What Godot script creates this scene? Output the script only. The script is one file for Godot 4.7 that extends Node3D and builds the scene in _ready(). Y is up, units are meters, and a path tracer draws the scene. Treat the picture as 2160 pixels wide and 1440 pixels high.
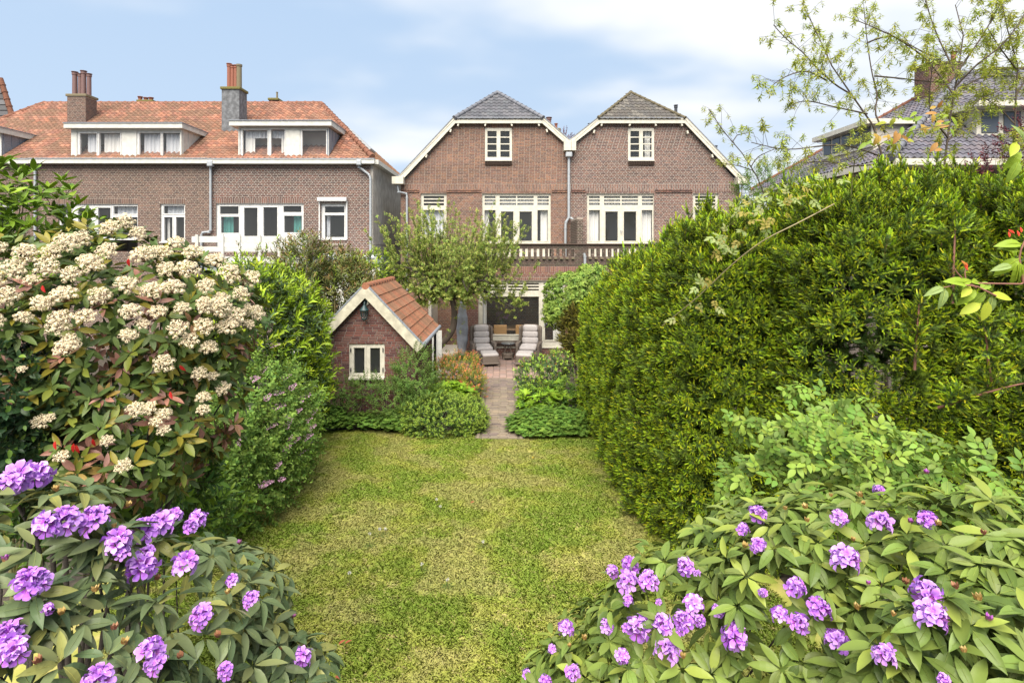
extends Node3D
# A back garden between brick houses: lawn, brick path, shed, shrubs. Pixel helpers turn photo pixels into points at a known depth.
const F := 1188.0
const H := 3.8
const VX := 1061.0
const VY := 525.0
var M := {}
var noise := FastNoiseLite.new()
var used := {}

func P(px, py, d) -> Vector3:
	return Vector3((px - VX) / F * d, H - (py - VY) / F * d, -d)
func PX(px, d) -> float:
	return (px - VX) / F * d
func PY(py, d) -> float:
	return H - (py - VY) / F * d
func G(px, py) -> Vector3:
	return P(px, py, H * F / (py - VY))

# ---------------------------------------------------------------- mesh builder (vertices given counter-clockwise seen from outside)
class MB:
	var v := PackedVector3Array()
	var n := PackedVector3Array()
	var c := PackedColorArray()
	var col := Color.WHITE
	func tri(a: Vector3, b: Vector3, d: Vector3) -> void:
		var k := (b - a).cross(d - a).normalized()
		v.append_array([a, d, b])
		n.append_array([k, k, k])
		c.append_array([col, col, col])
	func tris(a: Vector3, b: Vector3, d: Vector3, na: Vector3, nb: Vector3, nd: Vector3) -> void:
		v.append_array([a, d, b])
		n.append_array([na, nd, nb])
		c.append_array([col, col, col])
	func quad(a: Vector3, b: Vector3, d: Vector3, e: Vector3) -> void:
		tri(a, b, d)
		tri(a, d, e)
	func box(at: Vector3, size: Vector3, b := Basis()) -> void:
		var h := size / 2
		var p := []
		for i in 8:
			p.append(at + b * Vector3(h.x if i & 1 else -h.x, h.y if i & 2 else -h.y, h.z if i & 4 else -h.z))
		quad(p[4], p[5], p[7], p[6])
		quad(p[1], p[0], p[2], p[3])
		quad(p[5], p[1], p[3], p[7])
		quad(p[0], p[4], p[6], p[2])
		quad(p[6], p[7], p[3], p[2])
		quad(p[0], p[1], p[5], p[4])
	func bar(a: Vector3, b: Vector3, w: float, h: float, up := Vector3.BACK) -> void: # a box from a to b, h along up
		var y := (b - a).normalized()
		var x := y.cross(up).normalized()
		box((a + b) / 2, Vector3(w, (b - a).length(), h), Basis(x, y, x.cross(y)))
	func tube(pts: Array, rad: Array, sides := 6, cap := true) -> void:
		var rings := []
		var nr := []
		var x := Vector3.RIGHT
		for i in pts.size():
			var t: Vector3 = (pts[mini(i + 1, pts.size() - 1)] - pts[maxi(i - 1, 0)]).normalized()
			x = x - t * x.dot(t)
			if x.length() < 0.05:
				x = t.cross(Vector3.FORWARD if absf(t.z) < 0.9 else Vector3.UP)
			x = x.normalized()
			var y := t.cross(x)
			var r := []
			var q := []
			for k in sides:
				var a := TAU * k / sides
				var o := x * cos(a) + y * sin(a)
				q.append(o)
				r.append(pts[i] + o * rad[mini(i, rad.size() - 1)])
			rings.append(r)
			nr.append(q)
		for i in pts.size() - 1:
			for k in sides:
				var j := (k + 1) % sides
				tris(rings[i][k], rings[i][j], rings[i + 1][j], nr[i][k], nr[i][j], nr[i + 1][j])
				tris(rings[i][k], rings[i + 1][j], rings[i + 1][k], nr[i][k], nr[i + 1][j], nr[i + 1][k])
		if cap:
			for k in range(1, sides - 1):
				var e: Array = rings[-1]
				tri(e[0], e[k], e[k + 1])
				e = rings[0]
				tri(e[0], e[k + 1], e[k])
	func rbox(at: Vector3, size: Vector3, r: float, b := Basis(), puff := 0.0) -> void: # a box with rounded edges
		var h := size / 2
		for ax in 3:
			for s in [-1.0, 1.0]:
				var N := 6
				var g := []
				var gn := []
				for i in N + 1:
					for j in N + 1:
						var e := [-1.0, -0.93, -0.6, 0.0, 0.6, 0.93, 1.0]
						var q := Vector3.ZERO
						q[ax] = s * h[ax]
						q[(ax + 1) % 3] = e[i] * h[(ax + 1) % 3]
						q[(ax + 2) % 3] = e[j] * h[(ax + 2) % 3]
						var inner := q.clamp(-h + Vector3(r, r, r), h - Vector3(r, r, r))
						var o := (q - inner).normalized()
						var w := inner + o * r
						if puff > 0.0:
							w[ax] += s * puff * (1.0 - e[i] * e[i]) * (1.0 - e[j] * e[j])
						g.append(at + b * w)
						gn.append((b * o).normalized())
				for i in N:
					for j in N:
						var k := [i * (N + 1) + j, (i + 1) * (N + 1) + j, (i + 1) * (N + 1) + j + 1, i * (N + 1) + j + 1]
						if s < 0:
							k.reverse()
						tris(g[k[0]], g[k[1]], g[k[2]], gn[k[0]], gn[k[1]], gn[k[2]])
						tris(g[k[0]], g[k[2]], g[k[3]], gn[k[0]], gn[k[2]], gn[k[3]])
	func lathe(at: Vector3, prof: Array, sides := 14) -> void: # prof: [radius, height] upwards
		for i in prof.size() - 1:
			var a: Array = prof[i]
			var e: Array = prof[i + 1]
			for k in sides:
				var c0 := Vector3(cos(TAU * k / sides), 0, -sin(TAU * k / sides))
				var c1 := Vector3(cos(TAU * (k + 1) / sides), 0, -sin(TAU * (k + 1) / sides))
				var up := Vector3(0, a[0] - e[0], 0)
				var hh: float = absf(e[1] - a[1]) + 0.0001
				var n0 := (c0 * hh + up).normalized()
				var n1 := (c1 * hh + up).normalized()
				tris(at + c0 * a[0] + Vector3(0, a[1], 0), at + c1 * a[0] + Vector3(0, a[1], 0), at + c1 * e[0] + Vector3(0, e[1], 0), n0, n1, n1)
				tris(at + c0 * a[0] + Vector3(0, a[1], 0), at + c1 * e[0] + Vector3(0, e[1], 0), at + c0 * e[0] + Vector3(0, e[1], 0), n0, n1, n0)
	func leaf(x: Transform3D, L: float, W: float, fold: float, curl: float, rows: int) -> void: # grows along +y, faces +z
		var prev := []
		for i in rows + 1:
			var t := float(i) / rows
			var w := W * 0.5 * pow(sin(PI * pow(t, 0.85)), 0.8) if i > 0 and i < rows else 0.0
			var y := L * t
			var z := -curl * L * t * t
			prev.append([x * Vector3(-w, y, z + fold * w), x * Vector3(0, y, z), x * Vector3(w, y, z + fold * w)])
		var k := x.basis.z.normalized()
		var kl := (x.basis * Vector3(fold, 0, 1)).normalized()
		var kr := (x.basis * Vector3(-fold, 0, 1)).normalized()
		for i in rows:
			var t := (i + 0.5) / rows
			var tilt := (x.basis * Vector3(0, 2.0 * curl * t, 0))
			var n0 := (kl + tilt).normalized()
			var n1 := (kr + tilt).normalized()
			var n2 := (k + tilt).normalized()
			var a: Array = prev[i]
			var b: Array = prev[i + 1]
			if i < rows - 1:
				tris(a[1], b[1], b[0], n2, n2, n0)
				tris(a[1], b[2], b[1], n2, n1, n2)
			if i > 0:
				tris(a[1], b[1] if i == rows - 1 else b[0], a[0], n2, n0, n0)
				tris(a[1], a[2], b[1] if i == rows - 1 else b[2], n2, n1, n1)
	func mesh(mat: Material) -> ArrayMesh:
		var a := []
		a.resize(Mesh.ARRAY_MAX)
		a[Mesh.ARRAY_VERTEX] = v
		a[Mesh.ARRAY_NORMAL] = n
		a[Mesh.ARRAY_COLOR] = c
		var m := ArrayMesh.new()
		m.add_surface_from_arrays(Mesh.PRIMITIVE_TRIANGLES, a)
		m.surface_set_material(0, mat)
		return m

# ---------------------------------------------------------------- nodes
func numbered(called: String) -> String:
	used[called] = used.get(called, -1) + 1
	return called if used[called] == 0 else "%s_%03d" % [called, used[called]]
func thing(called: String, label: String, category: String, at := Vector3.ZERO, group := "") -> Node3D:
	var o := Node3D.new()
	o.name = numbered(called)
	o.position = at
	add_child(o)
	tag(o, label, category, group)
	return o
func tag(o: Node, label: String, category: String, group := "") -> void:
	o.set_meta("label", label)
	o.set_meta("category", category)
	if group != "":
		o.set_meta("group", group)
func offset(parent: Node) -> Vector3:
	return -parent.position if parent != self and parent.get_parent() == self else Vector3.ZERO
func inst(parent: Node, called: String, mesh: Mesh, x := Transform3D()) -> MeshInstance3D: # x in world axes, for children of things and of parts that sit at their thing's origin
	var o := MeshInstance3D.new()
	o.name = called
	o.mesh = mesh
	o.transform = x
	o.position += offset(parent)
	parent.add_child(o, true)
	return o
func part(parent: Node, called: String, mb: MB, mat: Material) -> MeshInstance3D:
	if parent == self:
		called = numbered(called)
	return inst(parent, called, mb.mesh(mat))
func struct(called: String, mb: MB, mat: Material) -> MeshInstance3D:
	var o := part(self, called, mb, mat)
	o.set_meta("kind", "structure")
	return o
func multi(parent: Node, called: String, mesh: Mesh, xs: Array, cols := []) -> MultiMeshInstance3D:
	var mm := MultiMesh.new()
	mm.transform_format = MultiMesh.TRANSFORM_3D
	mm.use_colors = cols.size() > 0
	mm.mesh = mesh
	mm.instance_count = xs.size()
	for i in xs.size():
		mm.set_instance_transform(i, xs[i])
		if cols.size():
			mm.set_instance_color(i, cols[i])
	var o := MultiMeshInstance3D.new()
	o.name = called
	o.multimesh = mm
	o.position = offset(parent)
	o.set_meta("kind", "stuff")
	parent.add_child(o, true)
	return o

# ---------------------------------------------------------------- materials (colours given as linear base colours)
func noise_tex(freq: float, lo: float, hi: float, octaves := 4, normal := false) -> NoiseTexture2D:
	var f := FastNoiseLite.new()
	f.seed = int(freq * 1000)
	f.frequency = freq
	f.fractal_octaves = octaves
	var t := NoiseTexture2D.new()
	t.width = 512
	t.height = 512
	t.seamless = true
	t.noise = f
	if normal:
		t.as_normal_map = true
		t.bump_strength = hi
	else:
		var g := Gradient.new()
		g.set_color(0, Color(lo, lo, lo))
		g.set_color(1, Color(hi, hi, hi))
		t.color_ramp = g
	return t
func mat(called: String, c: Color, rough := 0.8, tex: Texture2D = null, scale := 1.0, vertex := false) -> StandardMaterial3D:
	var m := StandardMaterial3D.new()
	m.resource_name = called
	m.albedo_color = c.linear_to_srgb()
	m.roughness = rough
	m.vertex_color_use_as_albedo = vertex
	if tex:
		m.albedo_texture = tex
		m.uv1_triplanar = true
		m.uv1_world_triplanar = true
		m.uv1_scale = Vector3.ONE * scale
	M[called] = m
	return m
func L(r: float, g: float, b: float) -> Color:
	return Color(r, g, b)
func leaf_mat(called: String, rough: float, back: float) -> StandardMaterial3D:
	var m := mat(called, Color.WHITE, rough, null, 1.0, true)
	m.backlight_enabled = true
	m.backlight = Color(back, back, back * 0.6).linear_to_srgb()
	m.metallic_specular = 0.32
	return m
func materials() -> void:
	noise.frequency = 1.0
	noise.fractal_octaves = 3
	var grain := noise_tex(0.02, 0.88, 1.0)
	var fine := noise_tex(0.06, 0.7, 1.0)
	mat("brick", Color.WHITE, 0.9, noise_tex(0.05, 0.72, 1.0), 2.0, true)
	mat("mortar_pale", L(0.47, 0.43, 0.385), 0.95, fine, 0.7)
	mat("mortar_grey", L(0.42, 0.355, 0.30), 0.95, fine, 0.7)
	mat("mortar_shed", L(0.26, 0.22, 0.20), 0.95, fine, 0.7)
	mat("cream", L(0.59, 0.565, 0.48), 0.45, grain, 0.5)
	mat("cream_worn", L(0.55, 0.52, 0.41), 0.6, noise_tex(0.012, 0.78, 1.0, 5), 0.8)
	mat("white", L(0.64, 0.64, 0.63), 0.4, grain, 0.5)
	mat("white_worn", L(0.58, 0.58, 0.54), 0.6, noise_tex(0.015, 0.88, 1.0, 5), 0.6)
	mat("zinc", L(0.42, 0.45, 0.48), 0.45, grain, 1.0).metallic = 0.35
	mat("lead", L(0.27, 0.30, 0.35), 0.6, fine, 0.6)
	mat("render_wall", L(0.40, 0.38, 0.345), 0.95, noise_tex(0.01, 0.78, 1.0, 5), 0.35)
	mat("chimney_render", L(0.19, 0.20, 0.215), 0.95, noise_tex(0.012, 0.65, 1.0, 5), 0.8)
	mat("moss_stone", L(0.30, 0.27, 0.09), 1.0, noise_tex(0.05, 0.4, 1.0, 5), 1.5)
	mat("pot", L(0.26, 0.095, 0.06), 0.8, grain, 2.0)
	mat("pot_dark", L(0.16, 0.09, 0.085), 0.7, grain, 2.0)
	mat("pot_stone", L(0.22, 0.19, 0.12), 0.95, fine, 2.0)
	mat("slate_board", L(0.15, 0.15, 0.16), 0.8, grain, 1.0, true)
	mat("tile_clay", Color.WHITE, 0.85, noise_tex(0.03, 0.65, 1.0, 4), 1.3, true)
	mat("tile_glazed", Color.WHITE, 0.5, null, 1.0, true)
	mat("underlay", L(0.26, 0.15, 0.11), 0.95)
	mat("underlay_dark", L(0.16, 0.155, 0.15), 0.95)
	mat("plaster", L(0.42, 0.39, 0.35), 0.9)
	mat("room_wall", L(0.46, 0.43, 0.38), 0.9)
	mat("curtain", L(0.62, 0.62, 0.60), 0.9)
	mat("curtain_teal", L(0.05, 0.20, 0.18), 0.9)
	mat("blind", L(0.5, 0.52, 0.55), 0.7)
	var g := mat("glass", Color(0.9, 0.95, 0.95), 0.03)
	g.transparency = BaseMaterial3D.TRANSPARENCY_ALPHA
	g.albedo_color.a = 0.02
	mat("wood", L(0.42, 0.27, 0.14), 0.5, grain, 2.0)
	mat("chair_tan", L(0.42, 0.24, 0.09), 0.5)
	mat("black", L(0.02, 0.02, 0.022), 0.5)
	mat("lamp_green", L(0.018, 0.055, 0.06), 0.4, fine, 4.0)
	mat("cushion", L(0.62, 0.575, 0.565), 0.95, fine, 3.0)
	mat("rattan", L(0.27, 0.215, 0.175), 0.7, noise_tex(0.12, 0.45, 1.0, 2), 4.0)
	mat("cover_grey", L(0.38, 0.40, 0.44), 0.7, grain, 1.0)
	mat("bark", L(0.14, 0.108, 0.08), 0.95, noise_tex(0.04, 0.5, 1.0, 5), 2.5)
	mat("bark_dark", L(0.085, 0.07, 0.058), 0.9, noise_tex(0.04, 0.6, 1.0, 4), 3.0)
	mat("stem_green", L(0.14, 0.13, 0.05), 0.7)
	mat("stem_red", L(0.22, 0.10, 0.07), 0.6)
	mat("soil", L(0.085, 0.068, 0.048), 1.0, noise_tex(0.03, 0.5, 1.0, 5), 0.7)
	mat("paver", Color.WHITE, 0.92, noise_tex(0.06, 0.7, 1.0, 4), 2.5, true)
	mat("sand", L(0.17, 0.15, 0.10), 1.0, fine, 1.5)
	mat("petal", Color.WHITE, 0.55, null, 1.0, true)
	M.petal.backlight_enabled = true
	M.petal.backlight = Color(0.5, 0.45, 0.55)
	leaf_mat("leaf_gloss", 0.38, 0.25)
	leaf_mat("leaf", 0.5, 0.4)
	leaf_mat("leaf_soft", 0.7, 0.85)
	leaf_mat("grass", 0.75, 0.35)

# ---------------------------------------------------------------- walls, bricks, tiles, windows
func top_at(top: Array, x: float) -> float:
	for i in top.size() - 1:
		if x >= top[i].x - 0.0001 and x <= top[i + 1].x + 0.0001:
			return lerpf(top[i].y, top[i + 1].y, clampf((x - top[i].x) / maxf(top[i + 1].x - top[i].x, 0.0001), 0, 1))
	return top[0].y if x < top[0].x else top[-1].y
# a flat wall facing the camera at depth zf, with a piecewise straight top, holes and their reveals
func wall_mesh(mb: MB, z: float, top: Array, bot: float, holes: Array, reveal: float) -> void:
	var xs := []
	for p in top:
		xs.append(p.x)
	for h in holes:
		xs.append(h.position.x)
		xs.append(h.end.x)
	xs.sort()
	for i in xs.size() - 1:
		var a: float = maxf(xs[i], top[0].x)
		var b: float = minf(xs[i + 1], top[-1].x)
		if b - a < 0.0005:
			continue
		var mid := (a + b) / 2
		var cuts := []
		for h in holes:
			if mid > h.position.x and mid < h.end.x:
				cuts.append([h.position.y, h.end.y])
		cuts.sort_custom(func(p, q): return p[0] < q[0])
		var y := bot
		for c in cuts:
			if c[0] > y:
				mb.quad(Vector3(a, y, z), Vector3(b, y, z), Vector3(b, c[0], z), Vector3(a, c[0], z))
			y = maxf(y, c[1])
		if top_at(top, mid) > y:
			mb.quad(Vector3(a, y, z), Vector3(b, y, z), Vector3(b, top_at(top, b), z), Vector3(a, top_at(top, a), z))
	var w := z - reveal
	for h in holes:
		var p: Vector2 = h.position
		var e: Vector2 = h.end
		mb.quad(Vector3(p.x, p.y, z), Vector3(p.x, e.y, z), Vector3(p.x, e.y, w), Vector3(p.x, p.y, w))
		mb.quad(Vector3(e.x, p.y, w), Vector3(e.x, e.y, w), Vector3(e.x, e.y, z), Vector3(e.x, p.y, z))
		mb.quad(Vector3(p.x, p.y, w), Vector3(e.x, p.y, w), Vector3(e.x, p.y, z), Vector3(p.x, p.y, z))
		mb.quad(Vector3(p.x, e.y, z), Vector3(e.x, e.y, z), Vector3(e.x, e.y, w), Vector3(p.x, e.y, w))
var unit_brick: ArrayMesh
func brick_mesh() -> ArrayMesh: # a unit brick whose front edges are chamfered
	var mb := MB.new()
	var f := 0.46
	var q := [Vector3(-f, -0.42, 0.5), Vector3(f, -0.42, 0.5), Vector3(f, 0.42, 0.5), Vector3(-f, 0.42, 0.5)]
	var r := [Vector3(-0.5, -0.5, 0.2), Vector3(0.5, -0.5, 0.2), Vector3(0.5, 0.5, 0.2), Vector3(-0.5, 0.5, 0.2)]
	mb.quad(q[0], q[1], q[2], q[3])
	for i in 4:
		var j := (i + 1) % 4
		mb.quad(r[i], r[j], q[j], q[i])
		mb.quad(r[i] * Vector3(1, 1, -2.5), r[j] * Vector3(1, 1, -2.5), r[j], r[i])
	return mb.mesh(M.brick)
func pick(pal: Array, r: RandomNumberGenerator, vary := 0.14) -> Color:
	var c: Color = pal[r.randi() % pal.size()]
	var k := 1.0 + r.randf_range(-vary, vary)
	return Color(c.r * k * (1 + r.randf_range(-0.04, 0.04)), c.g * k, c.b * k * (1 + r.randf_range(-0.04, 0.04)))
# places of the bricks of a wall: in each course the pieces between the holes
func brick_spots(z: float, top: Array, bot: float, holes: Array, course: float, length: float, joint: float, bond: String, r: RandomNumberGenerator, proud := 0.008) -> Array:
	var out := []
	var hi := 0.0
	for p in top:
		hi = maxf(hi, p.y)
	var rows := int((hi - bot) / course)
	for k in rows:
		var y0 := bot + k * course + joint / 2
		var y1 := y0 + course - joint
		var ym := (y0 + y1) / 2
		var x0: float = top[0].x
		var x1: float = top[-1].x
		while x0 < x1 and top_at(top, x0) < y1:
			x0 += 0.02
		while x1 > x0 and top_at(top, x1) < y1:
			x1 -= 0.02
		var header := bond == "cross" and k % 2 == 1
		var w := length / 2 if header else length
		var x := x0 - r.randf() * w if bond == "wild" else (x0 - (length / 4 if header else (length / 2 if k % 4 == 2 else 0.0)))
		while x < x1:
			var ww := w
			if bond == "wild" and r.randf() < 0.28:
				ww = length / 2
			var a := maxf(x + joint / 2, x0)
			var b := minf(x + ww - joint / 2, x1)
			x += ww
			var keep := b - a > 0.02
			for h in holes:
				if ym > h.position.y - 0.01 and ym < h.end.y + 0.01:
					if a >= h.position.x and b <= h.end.x:
						keep = false
					elif a < h.position.x and b > h.position.x:
						b = h.position.x
					elif a < h.end.x and b > h.end.x:
						a = h.end.x
			if keep and b - a > 0.02:
				out.append(Transform3D(Basis.from_scale(Vector3(b - a, y1 - y0, 0.03)), Vector3((a + b) / 2, ym, z + proud - 0.015)))
	return out
func soldier_spots(rect: Rect2, z: float, course: float, joint: float, proud := 0.008) -> Array: # bricks standing on end, two alternating heights
	var out := []
	var n := int(rect.size.x / course)
	var c := rect.size.x / n
	for i in n:
		var x := rect.position.x + (i + 0.5) * c
		var y0 := rect.position.y + joint / 2
		var y1 := rect.end.y - joint / 2
		if rect.size.y > 0.28:
			var ym := lerpf(y0, y1, 0.36 if i % 2 else 0.64)
			for s in [[y0, ym - joint / 2], [ym + joint / 2, y1]]:
				out.append(Transform3D(Basis.from_scale(Vector3(c - joint, s[1] - s[0], 0.03)), Vector3(x, (s[0] + s[1]) / 2, z + proud - 0.015)))
		else:
			out.append(Transform3D(Basis.from_scale(Vector3(c - joint, y1 - y0, 0.03)), Vector3(x, (y0 + y1) / 2, z + proud - 0.015)))
	return out
func brick_wall(t: Node, z: float, top: Array, bot: float, holes: Array, soldiers: Array, pal: Array, mortar: String, seed_: int, joint := 0.013) -> MeshInstance3D:
	var mb := MB.new()
	wall_mesh(mb, z, top, bot, holes, 0.14)
	var w := part(t, "wall", mb, M[mortar])
	var r := RandomNumberGenerator.new()
	r.seed = seed_
	var xs := brick_spots(z, top, bot, holes + soldiers, 0.061, 0.215, joint, "cross", r)
	for s in soldiers:
		xs.append_array(soldier_spots(s, z, 0.066, joint))
	var cols := []
	for x in xs:
		cols.append(pick(pal, r) * (1.0 + 0.3 * noise.get_noise_2d(x.origin.x * 0.45 + seed_, x.origin.y * 0.7) + 0.12 * noise.get_noise_2d(x.origin.x * 3.0, x.origin.y * 2.0 + seed_)))
	multi(w, "brickwork", unit_brick, xs, cols)
	return w
func tile_mesh(w: float, h: float, amp: float, waves: float, m: Material, lift := 0.022) -> ArrayMesh: # a pantile lying in x (across) and y (up the slope), z out
	var mb := MB.new()
	var n := int(6 * waves)
	for i in n:
		var u0 := float(i) / n
		var u1 := float(i + 1) / n
		var z0 := amp * sin(u0 * TAU * waves)
		var z1 := amp * sin(u1 * TAU * waves)
		var a := Vector3((u0 - 0.5) * w, 0, z0 + lift)
		var b := Vector3((u1 - 0.5) * w, 0, z1 + lift)
		var c := Vector3((u1 - 0.5) * w, h * 1.12, z1)
		var d := Vector3((u0 - 0.5) * w, h * 1.12, z0)
		var n0 := Vector3(-amp * TAU * waves / w * cos(u0 * TAU * waves), 0, 1).normalized()
		var n1 := Vector3(-amp * TAU * waves / w * cos(u1 * TAU * waves), 0, 1).normalized()
		mb.tris(a, b, c, n0, n1, n1)
		mb.tris(a, c, d, n0, n1, n0)
		mb.quad(a + Vector3(0, 0, -0.02), b + Vector3(0, 0, -0.02), b, a)
	return mb.mesh(m)
# a roof plane: corners in the plane's own axes (u along the eave, v up the slope)
func roof_plane(t: Node, o: Vector3, u: Vector3, v: Vector3, poly: PackedVector2Array, under: String, tile: ArrayMesh, w: float, h: float, pal: Array, seed_: int, single := false, blotch := 0.0, called := "roof") -> MeshInstance3D:
	var n := u.cross(v).normalized()
	var mb := MB.new()
	var ix := Geometry2D.triangulate_polygon(poly)
	for i in range(0, ix.size(), 3):
		var q := []
		for k in 3:
			q.append(o + u * poly[ix[i + k]].x + v * poly[ix[i + k]].y)
		if (q[1] - q[0]).cross(q[2] - q[0]).dot(n) < 0:
			q.reverse()
		mb.tri(q[0], q[1], q[2])
		mb.tri(q[0] - n * 0.1, q[2] - n * 0.1, q[1] - n * 0.1)
	var roof := part(t, called, mb, M[under])
	var r := RandomNumberGenerator.new()
	r.seed = seed_
	var lo := Vector2(1e9, 1e9)
	var hi := -lo
	for p in poly:
		lo = lo.min(p)
		hi = hi.max(p)
	var xs := []
	var cols := []
	for k in int((hi.y - lo.y) / h) + 1:
		var y := lo.y + k * h
		var x := lo.x + w / 2
		while x < hi.x:
			if Geometry2D.is_point_in_polygon(Vector2(x, y + h * 0.45), poly):
				var p := o + u * x + v * y + n * 0.03
				var b := Basis(u, v, n).rotated(n, r.randf_range(-0.012, 0.012))
				xs.append(Transform3D(b, p))
				var c := pick(pal, r, 0.16)
				if blotch > 0.0 and noise.get_noise_2d(x * 0.55 + seed_, y * 0.9) > -0.02 + r.randf_range(-0.15, 0.15):
					c = c.lerp(L(0.20, 0.125, 0.075), blotch * r.randf_range(0.5, 1.0))
				cols.append(c)
			x += w
	if single:
		var mats := []
		for i in 6:
			var m: StandardMaterial3D = M.tile_clay.duplicate()
			m.albedo_color = pick(pal, r, 0.2).linear_to_srgb()
			mats.append(m)
		for i in xs.size():
			var e := inst(roof, "roof_tile", tile, xs[i])
			e.material_override = mats[r.randi() % 6]
	else:
		multi(roof, "roof_tiles", tile, xs, cols)
	return roof
func ridge_tiles(t: Node, a: Vector3, b: Vector3, radius: float, m: Material, step := 0.36) -> void: # half-round ridge tiles, each its own part
	var n := maxi(1, int(round((b - a).length() / step)))
	var dir := (b - a) / n
	var mb := MB.new()
	mb.tube([Vector3.ZERO, Vector3(0, dir.length() * 0.16, 0), Vector3(0, dir.length() * 0.17, 0), Vector3(0, dir.length() * 1.04, 0)], [radius * 1.16, radius * 1.16, radius, radius * 0.95], 8)
	var mesh := mb.mesh(m)
	var y := dir.normalized()
	var x := y.cross(Vector3.UP).normalized() if absf(y.y) < 0.98 else Vector3.RIGHT
	for i in n:
		inst(t, "ridge_tile", mesh, Transform3D(Basis(x, y, x.cross(y)), a + dir * i))
func rpx(p: Array, d: float) -> Rect2: # pixel box [x0, y0, x1, y1] at a depth -> x, y in metres
	var a := Vector2(PX(p[0], d), PY(p[3], d))
	return Rect2(a, Vector2(PX(p[2], d), PY(p[1], d)) - a)
func grid(p: Array, nx: int, ny: int, gap := 2.0) -> Array: # a pixel box split into panes
	var out := []
	var w: float = (p[2] - p[0] - gap * (nx - 1)) / nx
	var h: float = (p[3] - p[1] - gap * (ny - 1)) / ny
	for i in nx:
		for j in ny:
			out.append([p[0] + i * (w + gap), p[1] + j * (h + gap), p[0] + i * (w + gap) + w, p[1] + j * (h + gap) + h])
	return out
# a window: its frame with real openings, a pane of glass in each, curtains where seen; pixel boxes at depth d, the frame set back behind the wall face
func window(t: Node, called: String, box: Array, d: float, panes: Array, frame: String, back := 0.07, curtains := [], ledge := true) -> MeshInstance3D:
	var z := -d - back
	var r := rpx(box, d)
	var mb := MB.new()
	var holes := []
	for p in panes:
		holes.append(rpx(p, d))
	wall_mesh(mb, z, [Vector2(r.position.x, r.end.y), Vector2(r.end.x, r.end.y)], r.position.y, holes, 0.06)
	for h in holes: # a thin sash bead round each pane
		var c: Vector2 = h.get_center()
		if h.size.x > 0.22 and h.size.y > 0.25:
			for s in [-1, 1]:
				mb.box(Vector3(c.x + s * (h.size.x / 2 + 0.022), c.y, z + 0.006), Vector3(0.03, h.size.y + 0.074, 0.02))
				mb.box(Vector3(c.x, c.y + s * (h.size.y / 2 + 0.022), z + 0.004), Vector3(h.size.x + 0.014, 0.03, 0.02))
	if ledge:
		mb.box(Vector3(r.get_center().x, r.position.y + 0.02, z + 0.05), Vector3(r.size.x, 0.04, 0.1))
	var w := part(t, called, mb, M[frame])
	for h in holes:
		var g := MB.new()
		g.box(Vector3(h.get_center().x, h.get_center().y, z - 0.035), Vector3(h.size.x + 0.01, h.size.y + 0.01, 0.001))
		g.v = g.v.slice(0, 6)
		g.n = g.n.slice(0, 6)
		g.c = g.c.slice(0, 6)
		part(w, "pane", g, M.glass)
	for c in curtains: # [pixel box, material]
		var q := rpx(c[0], d)
		var cm := MB.new()
		var n := maxi(6, int(q.size.x / 0.035))
		for i in n:
			var a := q.position.x + q.size.x * i / n
			var b := q.position.x + q.size.x * (i + 1) / n
			var za := z - 0.2 + 0.03 * sin(i * 1.3) + 0.012 * sin(i * 3.1)
			var zb := z - 0.2 + 0.03 * sin((i + 1) * 1.3) + 0.012 * sin((i + 1) * 3.1)
			cm.quad(Vector3(a, q.position.y, za), Vector3(b, q.position.y, zb), Vector3(b, q.end.y, zb), Vector3(a, q.end.y, za))
		part(w, "curtain", cm, M[c[1]])
	return w
func hole(box: Array, d: float) -> Rect2:
	return rpx(box, d)
func shell(t: Node, x0: float, x1: float, z0: float, z1: float, floors: Array, m: Material) -> void: # side walls, back wall and floors that close the rooms
	var mb := MB.new()
	var top: float = floors[-1]
	mb.box(Vector3(x0 + 0.06, top / 2, (z0 + z1) / 2), Vector3(0.1, top, z0 - z1))
	mb.box(Vector3(x1 - 0.06, top / 2, (z0 + z1) / 2), Vector3(0.1, top, z0 - z1))
	mb.box(Vector3((x0 + x1) / 2, top / 2, z1), Vector3(x1 - x0 - 0.24, top, 0.1))
	mb.box(Vector3((x0 + x1) / 2, top / 2, (z0 * 0.45 + z1 * 0.55)), Vector3(x1 - x0 - 0.24, top, 0.1))
	for y in floors:
		mb.box(Vector3((x0 + x1) / 2, y - 0.1, (z0 + z1) / 2), Vector3(x1 - x0 - 0.24, 0.18, z0 - z1 - 0.12))
	part(t, "inner_walls", mb, m)
func pipe(t: Node, pts: Array, rad := 0.045, called := "downpipe") -> void:
	var mb := MB.new()
	var q := []
	var rr := []
	for i in pts.size():
		q.append(pts[i])
		rr.append(rad)
	mb.tube(q, rr, 10)
	for i in range(1, pts.size() - 1):
		mb.lathe(pts[i] + Vector3(0, -0.02, 0), [[rad * 1.15, -0.02], [rad * 1.15, 0.03]], 10)
	part(t, called, mb, M.zinc)

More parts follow.
